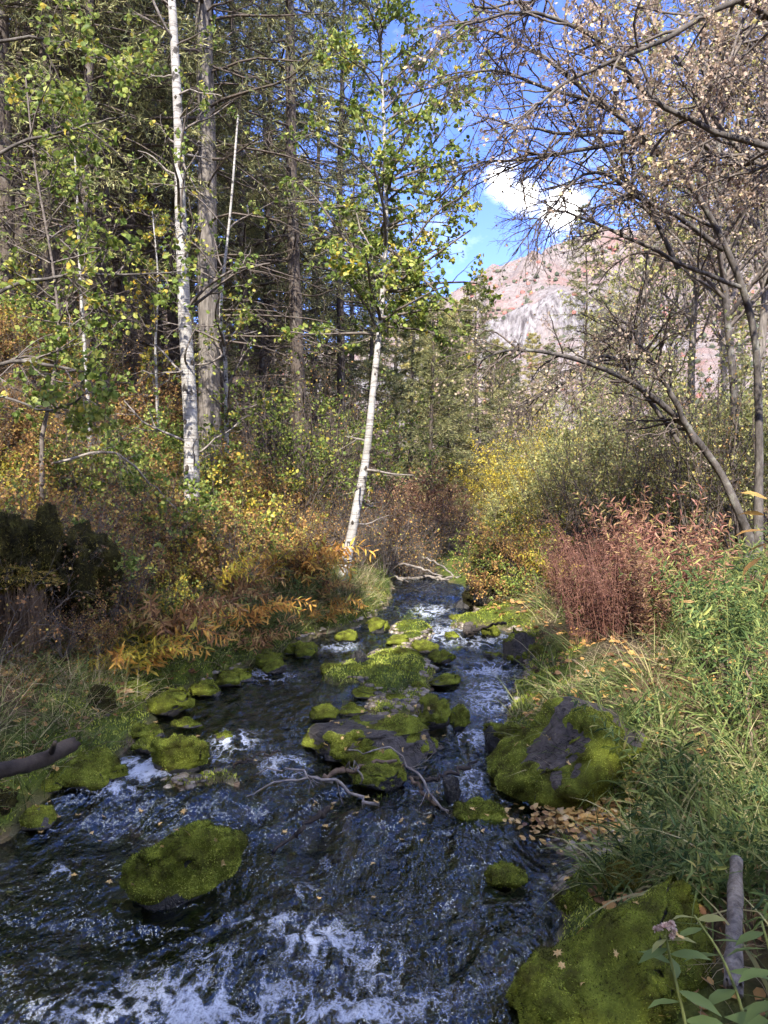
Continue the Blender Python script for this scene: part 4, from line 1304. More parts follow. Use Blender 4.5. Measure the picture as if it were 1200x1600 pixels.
SH = {
    'bare': shrub('bare_shrub', 'shrub', 1.3, 61, M['brown_leaf'], 0.035, 1, 20, 0.9, 'grey_twig', 8, 5),
    'brown': shrub('brown_shrub', 'shrub', 1.2, 62, M['brown_leaf'], 0.05, 5, 16, 0.8, 'twig', 7, 5),
    'green': shrub('green_shrub', 'shrub', 1.3, 63, M['aspen_leaf'], 0.05, 5, 12, 0.8, 'twig', 6, 4, T_OVAL),
    'greentall': shrub('green_shrub', 'shrub', 2.7, 69, M['aspen_leaf'], 0.048, 6, 13, 0.5, 'twig', 8, 5, T_OVAL),
    'yellow': shrub('yellow_shrub', 'shrub', 1.3, 64, M['aspen_yellow'], 0.055, 4, 12, 0.8, 'twig', 6, 4, T_OVAL),
    'gold': shrub('golden_shrub', 'shrub', 2.6, 65, M['gold_leaf'], 0.055, 7, 16, 0.6, 'twig', 8, 5),
    'olive': shrub('willow_shrub', 'shrub', 2.6, 66, M['olive_leaf'], 0.06, 8, 18, 0.55, 'grey_twig', 8, 5),
    'red': shrub('red_shrub', 'shrub', 1.8, 67, M['red_leaf'], 0.05, 6, 16, 0.7, 'twig', 8, 5),
    'tall': shrub('tall_bare_shrub', 'shrub', 3.6, 68, M['brown_leaf'], 0.04, 1, 14, 0.35, 'twig', 8, 4, rad=0.015),
}


def put(kind, px, Yd, s, label, group=None, dz=0.0, py=800, rz=None):
    p = at(px, py, Yd)
    return SH[kind].place((p[0], p[1], Hs(p[0], p[1]) + dz), px * 0.7 + Yd if rz is None else rz, s, label, group)


G = 'brown brush on the left slope'
r_ = np.random.default_rng(81)
n = 0
for k in range(150):
    Yd = 5.2 + 16 * r_.uniform() ** 1.4
    px = r_.uniform(-60, 560)
    p = at(px, 800, Yd)
    d = xl(p[1]) - p[0]
    if d < 0.9:
        continue
    kind = r_.choice(['bare', 'brown', 'brown', 'green', 'yellow', 'brown', 'green'])
    lab, gr = {'bare': ('leafless grey-brown brush on the left slope', 'bare brush on the left slope'), 'brown': ('low shrub with dry brown leaves on the left slope', 'brown shrubs on the left slope'),
               'green': ('low green leafy shrub on the left slope', 'green shrubs on the left slope'), 'yellow': ('low shrub with yellow leaves on the left slope', 'yellow shrubs on the left slope')}[kind]
    put(kind, px, Yd, r_.uniform(0.55, 0.95) * (0.75 if Yd < 8 else 1.0), lab, gr)
for k in range(95):
    Yd = 5.6 + 5.5 * r_.uniform()
    px = r_.uniform(-60, 520)
    p = at(px, 800, Yd)
    d = xl(p[1]) - p[0]
    if d < 0.55 or (px < 190 and Yd < 6.3):
        continue
    kind = r_.choice(['bare', 'brown', 'brown', 'bare', 'yellow'])
    lab, gr = {'bare': ('leafless grey-brown brush on the left slope', 'bare brush on the left slope'), 'brown': ('low shrub with dry brown leaves on the left slope', 'brown shrubs on the left slope'),
               'yellow': ('low shrub with yellow leaves on the left slope', 'yellow shrubs on the left slope')}[kind]
    put(kind, px, Yd, r_.uniform(0.35, 0.62), lab, gr)
for (px, Yd, s) in [(20, 5.0, .6), (-10, 5.4, .7), (70, 5.7, .7), (-30, 4.7, .6), (110, 5.9, .75), (150, 5.7, .6), (40, 5.9, .8), (180, 6.0, .6)]:
    put('bare', px, Yd, s, 'bare tangled twigs overhanging the mossy bluff', 'bare twigs over the mossy bluff')
for (px, Yd, s, dz) in [(30, 5.25, .42, .45), (75, 5.3, .36, .5), (120, 5.35, .36, .42), (150, 5.2, .3, .2), (5, 5.15, .4, .4), (95, 5.0, .3, .15)]:
    put('bare' if px % 2 else 'brown', px, Yd, s, 'dry tangled twigs growing on top of the mossy bluff', 'dry twigs on the mossy bluff', dz)
put('green', 262, 7.6, 0.95, 'green round-leaved shrub in front of the base of the tallest aspen')
put('yellow', 385, 8.6, .85, 'shrub with large yellow-green leaves between the tallest aspen and the crooked one')
put('greentall', 455, 11.0, 1.0, 'bright green tall shrub between the two big aspens')
put('greentall', 505, 12.5, .9, 'broad green leafy shrub behind the bright tall one between the aspens')
put('yellow', 320, 9.0, 0.7, 'small yellow shrub at the foot of the tallest aspen')
for (px, Yd, s) in [(500, 11.5, .8), (575, 12.5, .7), (440, 12.5, .8), (540, 15, .85)]:
    put('tall', px, Yd, s, 'tall leafless shrub with many dark stems behind the leaning aspen', 'tall bare shrubs behind the leaning aspen')
for (px, Yd, s) in [(600, 10.8, .85), (575, 11.6, .8), (560, 10.4, .6), (640, 11.6, .8), (665, 12.4, .75), (690, 13.4, .8), (530, 11.0, .7), (620, 12.8, .9), (655, 11.2, .5)]:
    put('bare', px, Yd, s, 'tangled grey brush leaning over the stream at the bend', 'grey brush at the stream bend')
for (px, Yd, s) in [(640, 15.5, .9), (610, 17, 1.0), (665, 18.5, .9), (690, 20, .8), (590, 14.5, .7), (715, 17.5, .6)]:
    put('red', px, Yd, s, 'reddish-brown shrub on the left of the stream beyond the bend', 'reddish shrubs beyond the bend')
for (px, Yd, s) in [(800, 17, .85), (850, 18.5, 1.0), (775, 18.5, .6), (835, 15, .6), (890, 20, .9), (735, 19, .45), (815, 21, .9)]:
    put('gold', px, Yd, s, 'golden-yellow shrub in the sun beyond the stream bend', 'golden shrubs beyond the bend')
for (px, Yd, s) in [(900, 14, .8), (950, 15, .95), (1000, 14.5, 1.0), (860, 13, .6), (930, 18, 1.1), (1060, 13, 1.0), (1110, 12, 1.0), (1010, 19, 1.1), (770, 14.5, .45), (1170, 12.5, 1.0), (980, 11.5, .7), (1080, 10.5, .75), (880, 16.5, .9), (1150, 16, 1.2), (1215, 10.5, 1)]:
    put('olive', px, Yd, s, 'olive-green willow shrub in the thicket on the right', 'willow thicket on the right')
for (px, Yd, s) in [(905, 12, .6), (960, 10.5, .65), (1030, 10.5, .75), (1090, 9.6, .7), (870, 10.8, .45), (1160, 9.8, .8), (1000, 12.5, .9)]:
    put('tall', px, Yd, s, 'bare thin-stemmed shrub in the right-hand thicket', 'bare shrubs in the right thicket')
for (px, Yd, s) in [(800, 10.6, .55), (830, 10.0, .5), (765, 11.8, .6), (850, 11.2, .7)]:
    put('yellow', px, Yd, s, 'small sunlit yellow shrub beside the dark overgrown boulder', 'small yellow shrubs by the boulder')


# ------------------------------------------------------------------ ROCKS
def cube_sphere(n):
    vs_, fs = [], []
    k = 0
    a = np.linspace(-1, 1, n + 1)
    a = np.tan(a * math.pi / 4)
    U, V = np.meshgrid(a, a)
    o = np.ones_like(U)
    for f in ((U, V, o), (-U, V, -o), (o, U, V), (-o, -U, V), (-U, o, V), (U, -o, V)):
        p = norm(np.stack(f, -1)).reshape(-1, 3)
        i = (np.arange(n)[:, None] * (n + 1) + np.arange(n)[None]).ravel()
        fs.append(np.stack([i, i + 1, i + n + 2, i + n + 1], -1) + k)
        vs_.append(p)
        k += len(p)
    return np.concatenate(vs_), np.concatenate(fs)


def face_sample(V, Fq, N, rg, w=None):
    a, b, c, d = (V[Fq[:, k]] for k in range(4))
    nrm = np.cross(c - a, d - b)
    ar = np.linalg.norm(nrm, axis=1)
    wgt = ar if w is None else ar * w
    if wgt.sum() <= 0:
        return np.zeros((0, 3)), np.zeros((0, 3))
    k = rg.choice(len(Fq), N, p=wgt / wgt.sum())
    u, v = rg.uniform(size=(2, N, 1))
    p = a[k] * (1 - u) * (1 - v) + b[k] * u * (1 - v) + c[k] * u * v + d[k] * (1 - u) * v
    return p, norm(nrm[k])


def rock(px0, px1, pyt, pyb, label, mat='basalt', moss=0.5, mossmat='moss', fuzzmat='moss_fuzz', group=None, seed=0, n=14, fuzz=0, depth=0.85, cuts=7, side=(0, 0, 1), ang=0.12, on='water', thick=0.03, flen=0.011, name='mossy_rock', topx=0.0, sink=0.35, category='rock', shape=None):
    """a stone from its box in the picture; moss 0..1 = how much of it is covered, thickest towards 'side'"""
    rg = np.random.default_rng(1000 + seed)
    p = water_px((px0 + px1) / 2, pyb) if on == 'water' else ground_px((px0 + px1) / 2, pyb)
    V, Fq = cube_sphere(int(n * .84))
    U = np.sign(V) * np.abs(V) ** 0.82
    for k in range(cuts + 3):
        q = norm(rg.normal(size=3) * np.array([1, 1, 0.7]) + np.array([0, 0, 0.2]))
        lim = rg.uniform(0.55, 0.88)
        dd = U @ q
        U = U - np.where(dd > lim, (dd - lim) * 0.9, 0)[:, None] * q[None]
    U = U * (1 + ang * 1.3 * fbm(V * 1.5 + seed * 3.7, 3) + ang * 0.5 * fbm(V * 5 + seed, 3))[:, None]
    U = U / np.abs(U).max(0)
    if shape is not None:
        U = shape(U)
    rot = rg.uniform(-0.25, 0.25)
    c, s = math.cos(rot), math.sin(rot)
    U = np.stack([U[:, 0] * c - U[:, 1] * s, U[:, 0] * s + U[:, 1] * c, U[:, 2]], -1)
    U[:, 0] += topx * U[:, 2]
    # fit size and place so that the part above the water fills its box
    Yd = p[1]
    W = (px1 - px0) / F * Yd
    hgt = max((pyb - pyt) / F * Yd * 0.7, 0.2 * W)
    cx, cy = p[0], p[1] + 0.4 * depth * W
    tk = thick * min(1.0, W / 0.5 + 0.25) * (0.8 if moss > .5 else 0.3)
    for it in range(14):
        sc_ = np.array([W / 2, depth * W / 2, hgt * 0.62])
        off = np.array([cx, cy, p[2] + hgt * 0.38])
        Q = U * (sc_ + tk) + off
        a = Q[:, 2] > p[2] - 0.01
        qx, qy = project(Q[a])
        x0, x1, y0, y1 = qx.min(), qx.max(), qy.min(), qy.max()
        Yd = max(cy, 0.8)
        W = np.clip(W * (1 + 0.7 * ((px1 - px0) / (x1 - x0) - 1)), 0.03, 3)
        cx += 0.8 * ((px0 + px1) - (x0 + x1)) / 2 / F * Yd
        dy = (pyb - y1) / F * Yd * Yd / (CAM[2] - p[2])
        cy -= 0.5 * np.clip(dy, -0.3, 0.3)
        hgt = np.clip(hgt + 0.5 * (y0 - pyt) / F * Yd, 0.16 * W, 1.4 * W)
    zc = hgt * 0.38
    Vr = U * np.array([W / 2, depth * W / 2, hgt * 0.62])
    Vr[:, 2] += zc
    root = thing(name, label, category, (cx, cy, p[2]), group=group)
    body = obj('stone', MB().add(Vr, Fq).mesh('stone', M[mat]), root)
    if moss > 0:
        vn = np.zeros_like(Vr)
        fa = np.cross(Vr[Fq[:, 2]] - Vr[Fq[:, 0]], Vr[Fq[:, 3]] - Vr[Fq[:, 1]])
        for k in range(4):
            np.add.at(vn, Fq[:, k], fa)
        vn = norm(vn)
        fl = np.sign((vn * (Vr - np.array([0, 0, zc]))).sum(1, keepdims=True))
        vn = vn * np.where(fl == 0, 1, fl)
        sv = norm(np.array(side, float))
        sc = vn @ sv * 0.55 + 0.2 * vn[:, 2] + 0.8 * fbm(Vr / W * 3.2 + seed * 1.3, 4) + (moss * 2.1 - 1.05)
        msk = sstep(0.0, 0.35, sc) * sstep(0.0, 0.05 * min(1, W * 3), Vr[:, 2] - 0.012 + 0.03 * min(1, W * 2) * fbm(Vr / W * 5 + 3, 2))
        lump = 0.5 + 0.8 * fbm(Vr / W * 6 + seed, 3) + 0.35 * fbm(Vr / W * 20 + seed, 2)
        tk = thick * min(1.0, W / 0.5 + 0.25)
        Vm = Vr + vn * (msk * tk * np.clip(lump, 0.05, 1.9))[:, None] - vn * (1 - sstep(0, 0.05, msk))[:, None] * 0.004
        fm = msk[Fq].max(1) > 0.02
        mb = MB().add(Vm, Fq[fm], 0)
        if fuzz:
            fuzz = int(fuzz * .85)
            pp, nn = face_sample(Vm, Fq[fm], fuzz, rg, msk[Fq[fm]].mean(1) + 0.02)
            nn = np.where((nn * norm(pp - np.array([0, 0, zc]))).sum(1, keepdims=True) < 0, -nn, nn)
            leaves(mb, pp - nn * 0.003, norm(nn + rg.normal(size=pp.shape) * 0.6), rg.uniform(0.4, 1.3, len(pp)) * flen, T_FUZZ, rg, 0.2, 1)
        obj('moss', mb.mesh('moss', [M[mossmat], M[fuzzmat]], True), body)
    return root


# the large stones one would point at
def ridge_right(U):
    """peak back and right, long slope down to the front left"""
    U = U.copy()
    U[:, 2] += 0.45 * U[:, 0] + 0.2 * U[:, 1]
    U[:, 2] = np.where(U[:, 2] > 0, U[:, 2] * (0.22 + 0.85 * sstep(-1.1, .75, U[:, 0])), U[:, 2])
    U[:, 1] += 0.55 * U[:, 0]
    return U / np.abs(U).max(0)


def gable(U):
    U = U.copy()
    U[:, 2] = np.where(U[:, 2] > 0, U[:, 2] * (1.05 - 0.55 * np.abs(U[:, 0] - .15) ** 1.2), U[:, 2])
    return U / np.abs(U).max(0)


rock(785, 1120, 1362, 1680, 'big moss-covered boulder beside the leaning grey log, lower right bank', 'grey_rock', 0.93, 'moss', 'moss_fuzz', seed=1, n=44, fuzz=44000, depth=0.9, side=(-.6, -.2, .6), thick=0.035, cuts=6, flen=0.010, ang=.10, shape=ridge_right)
rock(752, 1015, 1082, 1276, 'largest dark boulder, bare grey top and mossy foot, on the right bank', 'grey_rock', 0.52, 'moss', 'moss_fuzz', seed=102, n=40, fuzz=26000, depth=0.85, side=(.25, -.8, -.6), cuts=9, ang=.1, shape=gable)
rock(186, 388, 1285, 1420, 'lone moss-covered rock standing in the dark near pool', 'wet_rock', 0.97, 'moss', 'moss_fuzz', seed=3, n=34, fuzz=30000, depth=0.65, thick=0.03, ang=.10, shape=ridge_right)
rock(470, 697, 1114, 1210, 'broad dark midstream boulder with bright moss on both shoulders', 'basalt', 0.46, 'moss', 'moss_fuzz', seed=4, n=36, fuzz=22000, depth=0.95, side=(-.9, -.2, .1), cuts=8)
rock(538, 642, 1190, 1243, 'small wet dark stone with moss under the driftwood', 'wet_rock', 0.55, seed=5, n=18, fuzz=4000)
rock(704, 802, 1248, 1304, 'low mossy stone in the water before the largest boulder', 'wet_rock', 0.7, seed=6, n=20, fuzz=7000)
rock(754, 832, 1128, 1184, 'round dark stone with moss on top, upstream of the largest boulder', 'wet_rock', 0.5, seed=7, n=18, fuzz=4000, side=(.5, 0, .8))
rock(648, 708, 1085, 1140, 'dark hump-backed stone with mossy top behind the midstream boulder', 'basalt', 0.6, seed=8, n=16, fuzz=2500)
rock(700, 734, 1100, 1142, 'small moss tuft rock on the edge of the right channel', 'wet_rock', 0.8, seed=9, n=12, fuzz=1500)
rock(783, 842, 982, 1036, 'pointed dark rock at the right channel edge', 'basalt', 0.45, seed=10, n=16, fuzz=1500, depth=.8)
rock(824, 852, 1006, 1042, 'upright mossy stone against the pointed dark rock', 'basalt', 0.6, seed=11, n=12, fuzz=800)
rock(752, 786, 1017, 1030, 'flat dark stone awash in the right channel', 'wet_rock', 0.2, seed=12, n=10)
rock(722, 748, 970, 995, 'pale-sided rounded stone by the fallen stick', 'grey_rock', 0.3, seed=13, n=10)
rock(708, 738, 934, 953, 'dark wet stone at the foot of the overgrown boulder', 'wet_rock', 0.0, seed=14, n=10, name='wet_stone')
rock(546, 578, 1014, 1038, 'upper of two round dark stones on the island', 'wet_rock', 0.0, seed=15, n=12, name='wet_stone')
rock(552, 586, 1026, 1050, 'lower of two round dark stones on the island', 'wet_rock', 0.0, seed=16, n=12, name='wet_stone')
rock(690, 722, 1210, 1256, 'black stump-like stone at the end of the driftwood', 'wet_rock', 0.0, seed=17, n=12, name='wet_stone')
rock(868, 942, 1392, 1440, 'dark green mossy stone at the water edge beside the big moss boulder', 'wet_rock', 0.95, seed=18, n=18, fuzz=6000)
rock(940, 1010, 1345, 1400, 'russet mossy stone just behind the big moss boulder', 'grey_rock', 0.95, 'moss_russet', 'moss_brown', seed=19, n=18, fuzz=6000, on='ground')
rock(960, 1060, 1570, 1660, 'small brownish moss rock below the flowering stem', 'grey_rock', 0.95, 'moss_russet', 'moss_brown', seed=20, n=20, fuzz=7000)
rock(755, 830, 1345, 1395, 'submerged mossy stone barely breaking the near water', 'wet_rock', 0.8, seed=21, n=14, fuzz=1500, sink=.8)
rock(74, 188, 1168, 1242, 'plump mossy rock left of the little white cascade', 'basalt', 0.95, seed=22, n=24, fuzz=12000)
rock(-20, 84, 1185, 1248, 'mossy rock under the dark broken log', 'basalt', 0.95, seed=23, n=22, fuzz=9000)
rock(232, 332, 1148, 1212, 'wedge-shaped mossy rock right of the little white cascade', 'wet_rock', 0.85, seed=24, n=22, fuzz=8000, depth=.6)
rock(130, 196, 1128, 1172, 'round mossy rock above the broken log', 'basalt', 0.95, seed=25, n=18, fuzz=5000)
rock(172, 238, 1060, 1118, 'tall rounded mossy rock at the left bank edge', 'basalt', 0.95, seed=26, n=18, fuzz=6000)
rock(135, 182, 1068, 1124, 'dull green mossy rock set back at the left bank', 'basalt', 0.9, 'moss_shadow', 'moss_dark', seed=27, n=16, fuzz=3500, on='ground')
rock(-30, 30, 1195, 1310, 'dark mossy rock at the left edge of the near pool', 'wet_rock', 0.8, 'moss_shadow', 'moss_dark', seed=28, n=18, fuzz=4000)
GR = 'small mossy stones along the stream'
SM = 'small low moss-covered stone along the stream edge'
r_ = np.random.default_rng(19)
for k, (x0, x1, yt, yb) in enumerate([(610, 662, 1012, 1044), (580, 625, 1016, 1046), (665, 715, 1014, 1040), (668, 722, 1054, 1074), (540, 592, 1036, 1066), (498, 545, 1035, 1058), (600, 640, 990, 1012), (640, 690, 1000, 1022),
                                      (545, 600, 1072, 1096), (520, 580, 1098, 1122), (590, 640, 1085, 1104), (480, 530, 1100, 1130), (810, 850, 1085, 1112), (845, 882, 1082, 1122), (800, 840, 1062, 1082), (860, 905, 1005, 1036), (880, 915, 985, 1015),
                                      (750, 785, 975, 998), (770, 800, 966, 982), (790, 825, 955, 978), (815, 850, 960, 985), (700, 725, 960, 972), (600, 640, 1050, 1070), (200, 250, 1150, 1180), (175, 225, 1105, 1132), (60, 120, 1130, 1166), (0, 60, 1105, 1150), (20, 80, 1150, 1190),
                                      (250, 300, 1075, 1100), (330, 380, 1050, 1076), (290, 345, 1070, 1090), (410, 450, 1035, 1055), (460, 500, 1005, 1030), (520, 560, 985, 1005), (570, 610, 965, 990), (690, 720, 985, 1000), (640, 668, 1065, 1085), (330, 370, 1140, 1160), (840, 890, 1050, 1075), (890, 940, 1075, 1110), (30, 90, 1258, 1300)]):
    rock(x0, x1, yt, yb, SM, r_.choice(['basalt', 'wet_rock']), r_.choice([0.5, 0.62, 0.75, 0.88]), group=GR, seed=60 + k, n=10, fuzz=int(900 + 14 * (x1 - x0)), name='mossy_stone', thick=0.028)

for k, (x0, x1, yt, yb, mm) in enumerate([(225, 305, 1085, 1122, .9), (290, 350, 1062, 1092, .85), (0, 75, 1120, 1160, .9), (85, 150, 1100, 1138, .92), (190, 262, 1128, 1160, .95), (40, 110, 1212, 1248, .9), (-20, 40, 1258, 1290, .8), (340, 400, 1042, 1070, .85), (395, 450, 1018, 1048, .9), (150, 205, 1192, 1226, .9), (262, 322, 1120, 1142, .8), (440, 492, 1002, 1026, .9), (100, 160, 1145, 1172, .9)]):
    rock(x0, x1, yt, yb, 'mossy ledge stone half buried in the left stream bank', 'basalt', mm, group='mossy ledge stones of the left bank', seed=140 + k, n=14, fuzz=3200, name='mossy_ledge', thick=0.035, depth=.7)

# overgrown boulder on the right of the bend
rock(722, 828, 845, 956, 'tall dark boulder overgrown with trailing leaves at the stream bend', 'wet_rock', 0.4, 'moss_shadow', 'moss_dark', seed=40, n=24, fuzz=5000, side=(-1, -.3, .2), name='overgrown_boulder', depth=.8)
pb = water_px(775, 956)
for k, (dx, dy, dz, s) in enumerate([(-.1, .05, .15, .5), (.15, -.02, .05, .5), (.05, .25, .45, .5), (.35, .15, .1, .55), (.25, .3, .4, .5), (-.2, .25, .3, .4), (.4, .0, .0, .4)]):
    SH['green' if k % 2 else 'brown'].place((pb[0] + dx, pb[1] + dy, pb[2] + dz), k * 1.7, s, 'small-leaved creeper trailing over the dark overgrown boulder', 'creepers on the overgrown boulder')


# moss-hung bluff on the left bank
def bluff():
    rg = np.random.default_rng(77)
    c = at(85, 905, 5.3)
    root = thing('mossy_bluff', 'dark overhanging bluff draped with moss and hanging roots on the left bank', 'bluff', (c[0], c[1], c[2]))
    V, Fq = cube_sphere(44)
    fold = np.abs(fbm(V * np.array([3.6, 3.6, 0.8]) + 9, 3))
    lob = 1.08 + 0.46 * fbm(V * 1.6 + 7.3, 4) - 0.42 * np.exp(-(fold / 0.13) ** 2) + 0.05 * fbm(V * 9, 3)
    U = V * lob[:, None] * np.array([0.37, 0.40, 0.35]) + np.array([-0.02, 0, .02])
    U[:, 1] += 0.30 * sstep(0.1, -0.4, U[:, 2])     # undercut
    body = obj('rock_core', MB().add(U, Fq).mesh('rock_core', M['moss_shadow']), root)
    mb = MB()
    pp, nn = face_sample(U, Fq, 24000, rg)
    nn = np.where((nn * norm(pp)).sum(1, keepdims=True) < 0, -nn, nn)
    leaves(mb, pp, norm(nn + rg.normal(size=pp.shape) * 0.5 + np.array([0, 0, -0.6])), rg.uniform(0.5, 1.4, len(pp)) * 0.016, T_FUZZ, rg, 0.2)
    obj('moss', mb.mesh('moss', M['moss_dark'], True), body)
    # cushions of moss running down in lobes
    for k in range(9):
        a = rg.uniform(-2.8, -0.2)
        p = np.array([0.33 * math.cos(a), 0.42 * math.sin(a), rg.uniform(0.0, 0.38)])
        V2, F2 = cube_sphere(10)
        U2 = V2 * (1 + 0.2 * fbm(V2 * 2 + k, 3))[:, None] * np.array([0.085, 0.085, rg.uniform(0.14, 0.26)]) + p
        m2 = MB().add(U2, F2, 0)
        pp, nn = face_sample(U2, F2, 1600, rg)
        nn = norm(pp - p)
        leaves(m2, pp, norm(nn + rg.normal(size=pp.shape) * 0.6 + np.array([0, 0, -0.4])), rg.uniform(0.5, 1.3, len(pp)) * 0.022, T_FUZZ, rg, 0.2, 1)
        obj('moss_cushion', m2.mesh('moss_cushion', [M['moss_shadow'], M['moss_dark']], True), root)
    # hanging rootlets
    N = 1300
    p0 = np.stack([rg.uniform(-.62, .12, N), rg.uniform(-.58, -.30, N), rg.uniform(-.12, .10, N)], -1)
    P = p0[:, None] + np.linspace(0, 1, 5)[None, :, None] * np.array([0, 0, -1]) * rg.uniform(0.12, 0.42, (N, 1, 1)) + np.cumsum(rg.normal(size=(N, 5, 3)) * 0.007, 1)
    obj('hanging_roots', MB().add(*tubes(P, np.full((N, 5), 0.0018), 3)).mesh('hanging_roots', M['brown_wood']), root)
    # ledge above the roots
    V2, F2 = cube_sphere(18)
    U2 = V2 * (1 + 0.18 * fbm(V2 * 3, 4))[:, None] * np.array([0.42, 0.28, 0.10]) + np.array([-.25, -.36, .06])
    m2 = MB().add(U2, F2, 0)
    pp, nn = face_sample(U2, F2, 9000, rg)
    leaves(m2, pp, norm(norm(pp - U2.mean(0)) + rg.normal(size=pp.shape) * 0.6), rg.uniform(0.5, 1.3, len(pp)) * 0.03, T_FUZZ, rg, 0.2, 1)
    obj('ledge', m2.mesh('ledge', [M['moss_shadow'], M['moss_brown']], True), root)


bluff()


# ------------------------------------------------------------------ WOOD on the water
def stick(name, label, cat, pts, r0, r1, mat, twigs=0, seed=0, group=None, sides=8, sub=None, n=18, kink=0.02):
    rg = np.random.default_rng(500 + seed)
    P = smooth_path(pts, n)
    base = P[0].copy()
    root = thing(name, label, cat, base, group=group)
    P = P - base
    P[1:-1] += rg.normal(size=(n - 2, 3)) * kink * 0.5
    if r0 > 0.02:
        P = smooth_path(P, 44)
        R = np.linspace(r0, r1, 44) * (1 + 0.05 * vnoise(np.stack([np.arange(44) * .2, np.zeros(44), np.zeros(44) + seed], -1)))
        v_, f_ = capped(P, R, 22)
        ax_ = np.repeat(np.concatenate([P[:1], P, P[-1:]]), 22, 0)
        sp = 1 + 0.16 * fbm(v_ * np.array([14, 14, 40]) + seed, 3)
        v_ = ax_ + (v_ - ax_) * sp[:, None]
        e_ = slice(len(v_) - 66, len(v_))
        dr = norm(P[-1] - P[-2])
        v_[e_] += dr[None] * (rg.uniform(-.3, .9, (66, 1)) * r1)      # splintered end
        obj('stem', MB().add(v_, f_).mesh('stem', M[mat]), root)
    else:
        R = np.linspace(r0, r1, n) * (1 + 0.12 * rg.normal(size=n))
        obj('stem', MB().add(*capped(P, R, sides)).mesh('stem', M[mat]), root)
    if sub:
        for q, a, b in sub:
            Q = smooth_path(np.asarray(q) - base, 10)
            Q[1:-1] += rg.normal(size=(8, 3)) * kink * 0.4
            obj('side_branch', MB().add(*capped(Q, np.linspace(a, b, 10), 6)).mesh('side_branch', M[mat]), root)
    if twigs:
        R = np.resize(R, len(P))
        P2, R2 = grow(P[None], R[None], twigs, 0.2, 1, 0.22, 0.8, 5, 0.2, 0.02, rg, rmin=0.0015)
        P3, R3 = grow(P2, R2, 3, 0.3, 1, 0.5, 0.7, 3, 0.2, 0, rg, rmin=0.001)
        obj('twigs', MB().add(*tubes(P2, R2, 4)).add(*tubes(P3, R3, 3)).mesh('twigs', M[mat]), root, kind='stuff')
    return root


def wpts(pp, lift=0.05):
    out = []
    for q in pp:
        w = water_px(q[0], q[1])
        h = max(w[2], Hs(w[0], w[1])) + (q[2] if len(q) > 2 else lift)
        k = (CAM[2] - h) / (CAM[2] - w[2])
        out.append(CAM + (w - CAM) * k)
    return np.array(out)


stick('driftwood_branch', 'pale forked branch lying across the shallow bar in midstream', 'branch', wpts([(400, 1210, .02), (440, 1200, .08), (490, 1212, .08), (545, 1232, .05), (592, 1256, .02)]), 0.004, 0.011, 'dead_pale', 7, 1, kink=.03,
      sub=[(wpts([(385, 1245, .01), (430, 1222, .06), (480, 1216, .07), (520, 1222, .06)]), 0.004, 0.009), (wpts([(540, 1200, .12), (556, 1194, .15), (564, 1225, .07)]), 0.005, 0.008)])
stick('driftwood_branch', 'thin white-tipped stick slanting off the midstream boulder', 'branch', wpts([(545, 1172, .16), (600, 1168, .18), (640, 1196, .14), (668, 1236, .06), (700, 1268, .0)]), 0.003, 0.009, 'dead_pale', 8, 2, kink=.03)
stick('driftwood_branch', 'brown stick wedged against the foot of the midstream boulder', 'branch', wpts([(505, 1212, .03), (560, 1198, .05), (620, 1188, .06)]), 0.016, 0.010, 'brown_wood', 2, 3)
stick('driftwood_branch', 'black wet stick reaching into the near pool', 'branch', wpts([(425, 1335, -.02), (460, 1306, .02), (490, 1278, .05), (515, 1262, .03)]), 0.007, 0.016, 'wet_wood', 3, 4)
stick('driftwood_branch', 'dark stick bridging the gap to the right channel', 'branch', wpts([(640, 1215, .05), (690, 1215, .06), (745, 1190, .07)]), 0.014, 0.009, 'wet_wood', 2, 5)
stick('driftwood_branch', 'short stick dipping from the bar into fast water', 'branch', wpts([(640, 1215, .08), (668, 1245, .04), (695, 1270, -.02)]), 0.008, 0.012, 'brown_wood', 0, 6)
stick('driftwood_branch', 'tangle of black twigs caught in the little rapid', 'branch', wpts([(365, 1200, .03), (400, 1180, .07), (440, 1175, .06)]), 0.010, 0.005, 'wet_wood', 16, 7)
stick('broken_log', 'dark broken log resting on the mossy rocks at the left bank', 'log', wpts([(-60, 1218, .16), (0, 1204, .18), (50, 1192, .20), (112, 1164, .22)]), 0.034, 0.030, 'wet_wood', 0, 8, sides=12, kink=.003,
      sub=[(wpts([(80, 1178, .22), (86, 1160, .3)]), 0.014, 0.009)])
stick('fallen_branch', 'bare arched branch bending over the brush on the left slope', 'branch', trace([(80, 725), (130, 712), (175, 708), (205, 722), (240, 760), (285, 805)], 7.0, 7.4), 0.014, 0.006, 'dead_pale', 6, 9)
gl_ = [ground_px(1150, 1345), ground_px(1146, 1540)]
stick('leaning_log', 'grey weathered log lying upright through the grass beside the big moss boulder', 'log', [CAM + (gl_[0] - CAM) * .86, CAM + ((gl_[0] + gl_[1]) / 2 - CAM) * .87, CAM + (gl_[1] - CAM) * .90], 0.022, 0.025, 'old_bark', 0, 10, sides=12, kink=.001)
gl_ = [ground_px(1050, 1262), ground_px(1095, 1248), ground_px(1135, 1236)]
stick('fallen_stick', 'reddish dry stick lying in the grass behind the leaf drift', 'stick', [q + np.array([0, 0, .04]) for q in gl_], 0.012, 0.009, 'red_stem', 0, 11)
gl_ = [ground_px(1165, 1115), ground_px(1180, 1200)]
stick('fallen_stick', 'grey dead stem leaning in the tall grass on the right bank', 'stick', [gl_[0] + [0, 0, .25], (gl_[0] + gl_[1]) / 2 + [0, 0, .12], gl_[1] + [0, 0, .02]], 0.005, 0.006, 'brown_wood', 3, 12)
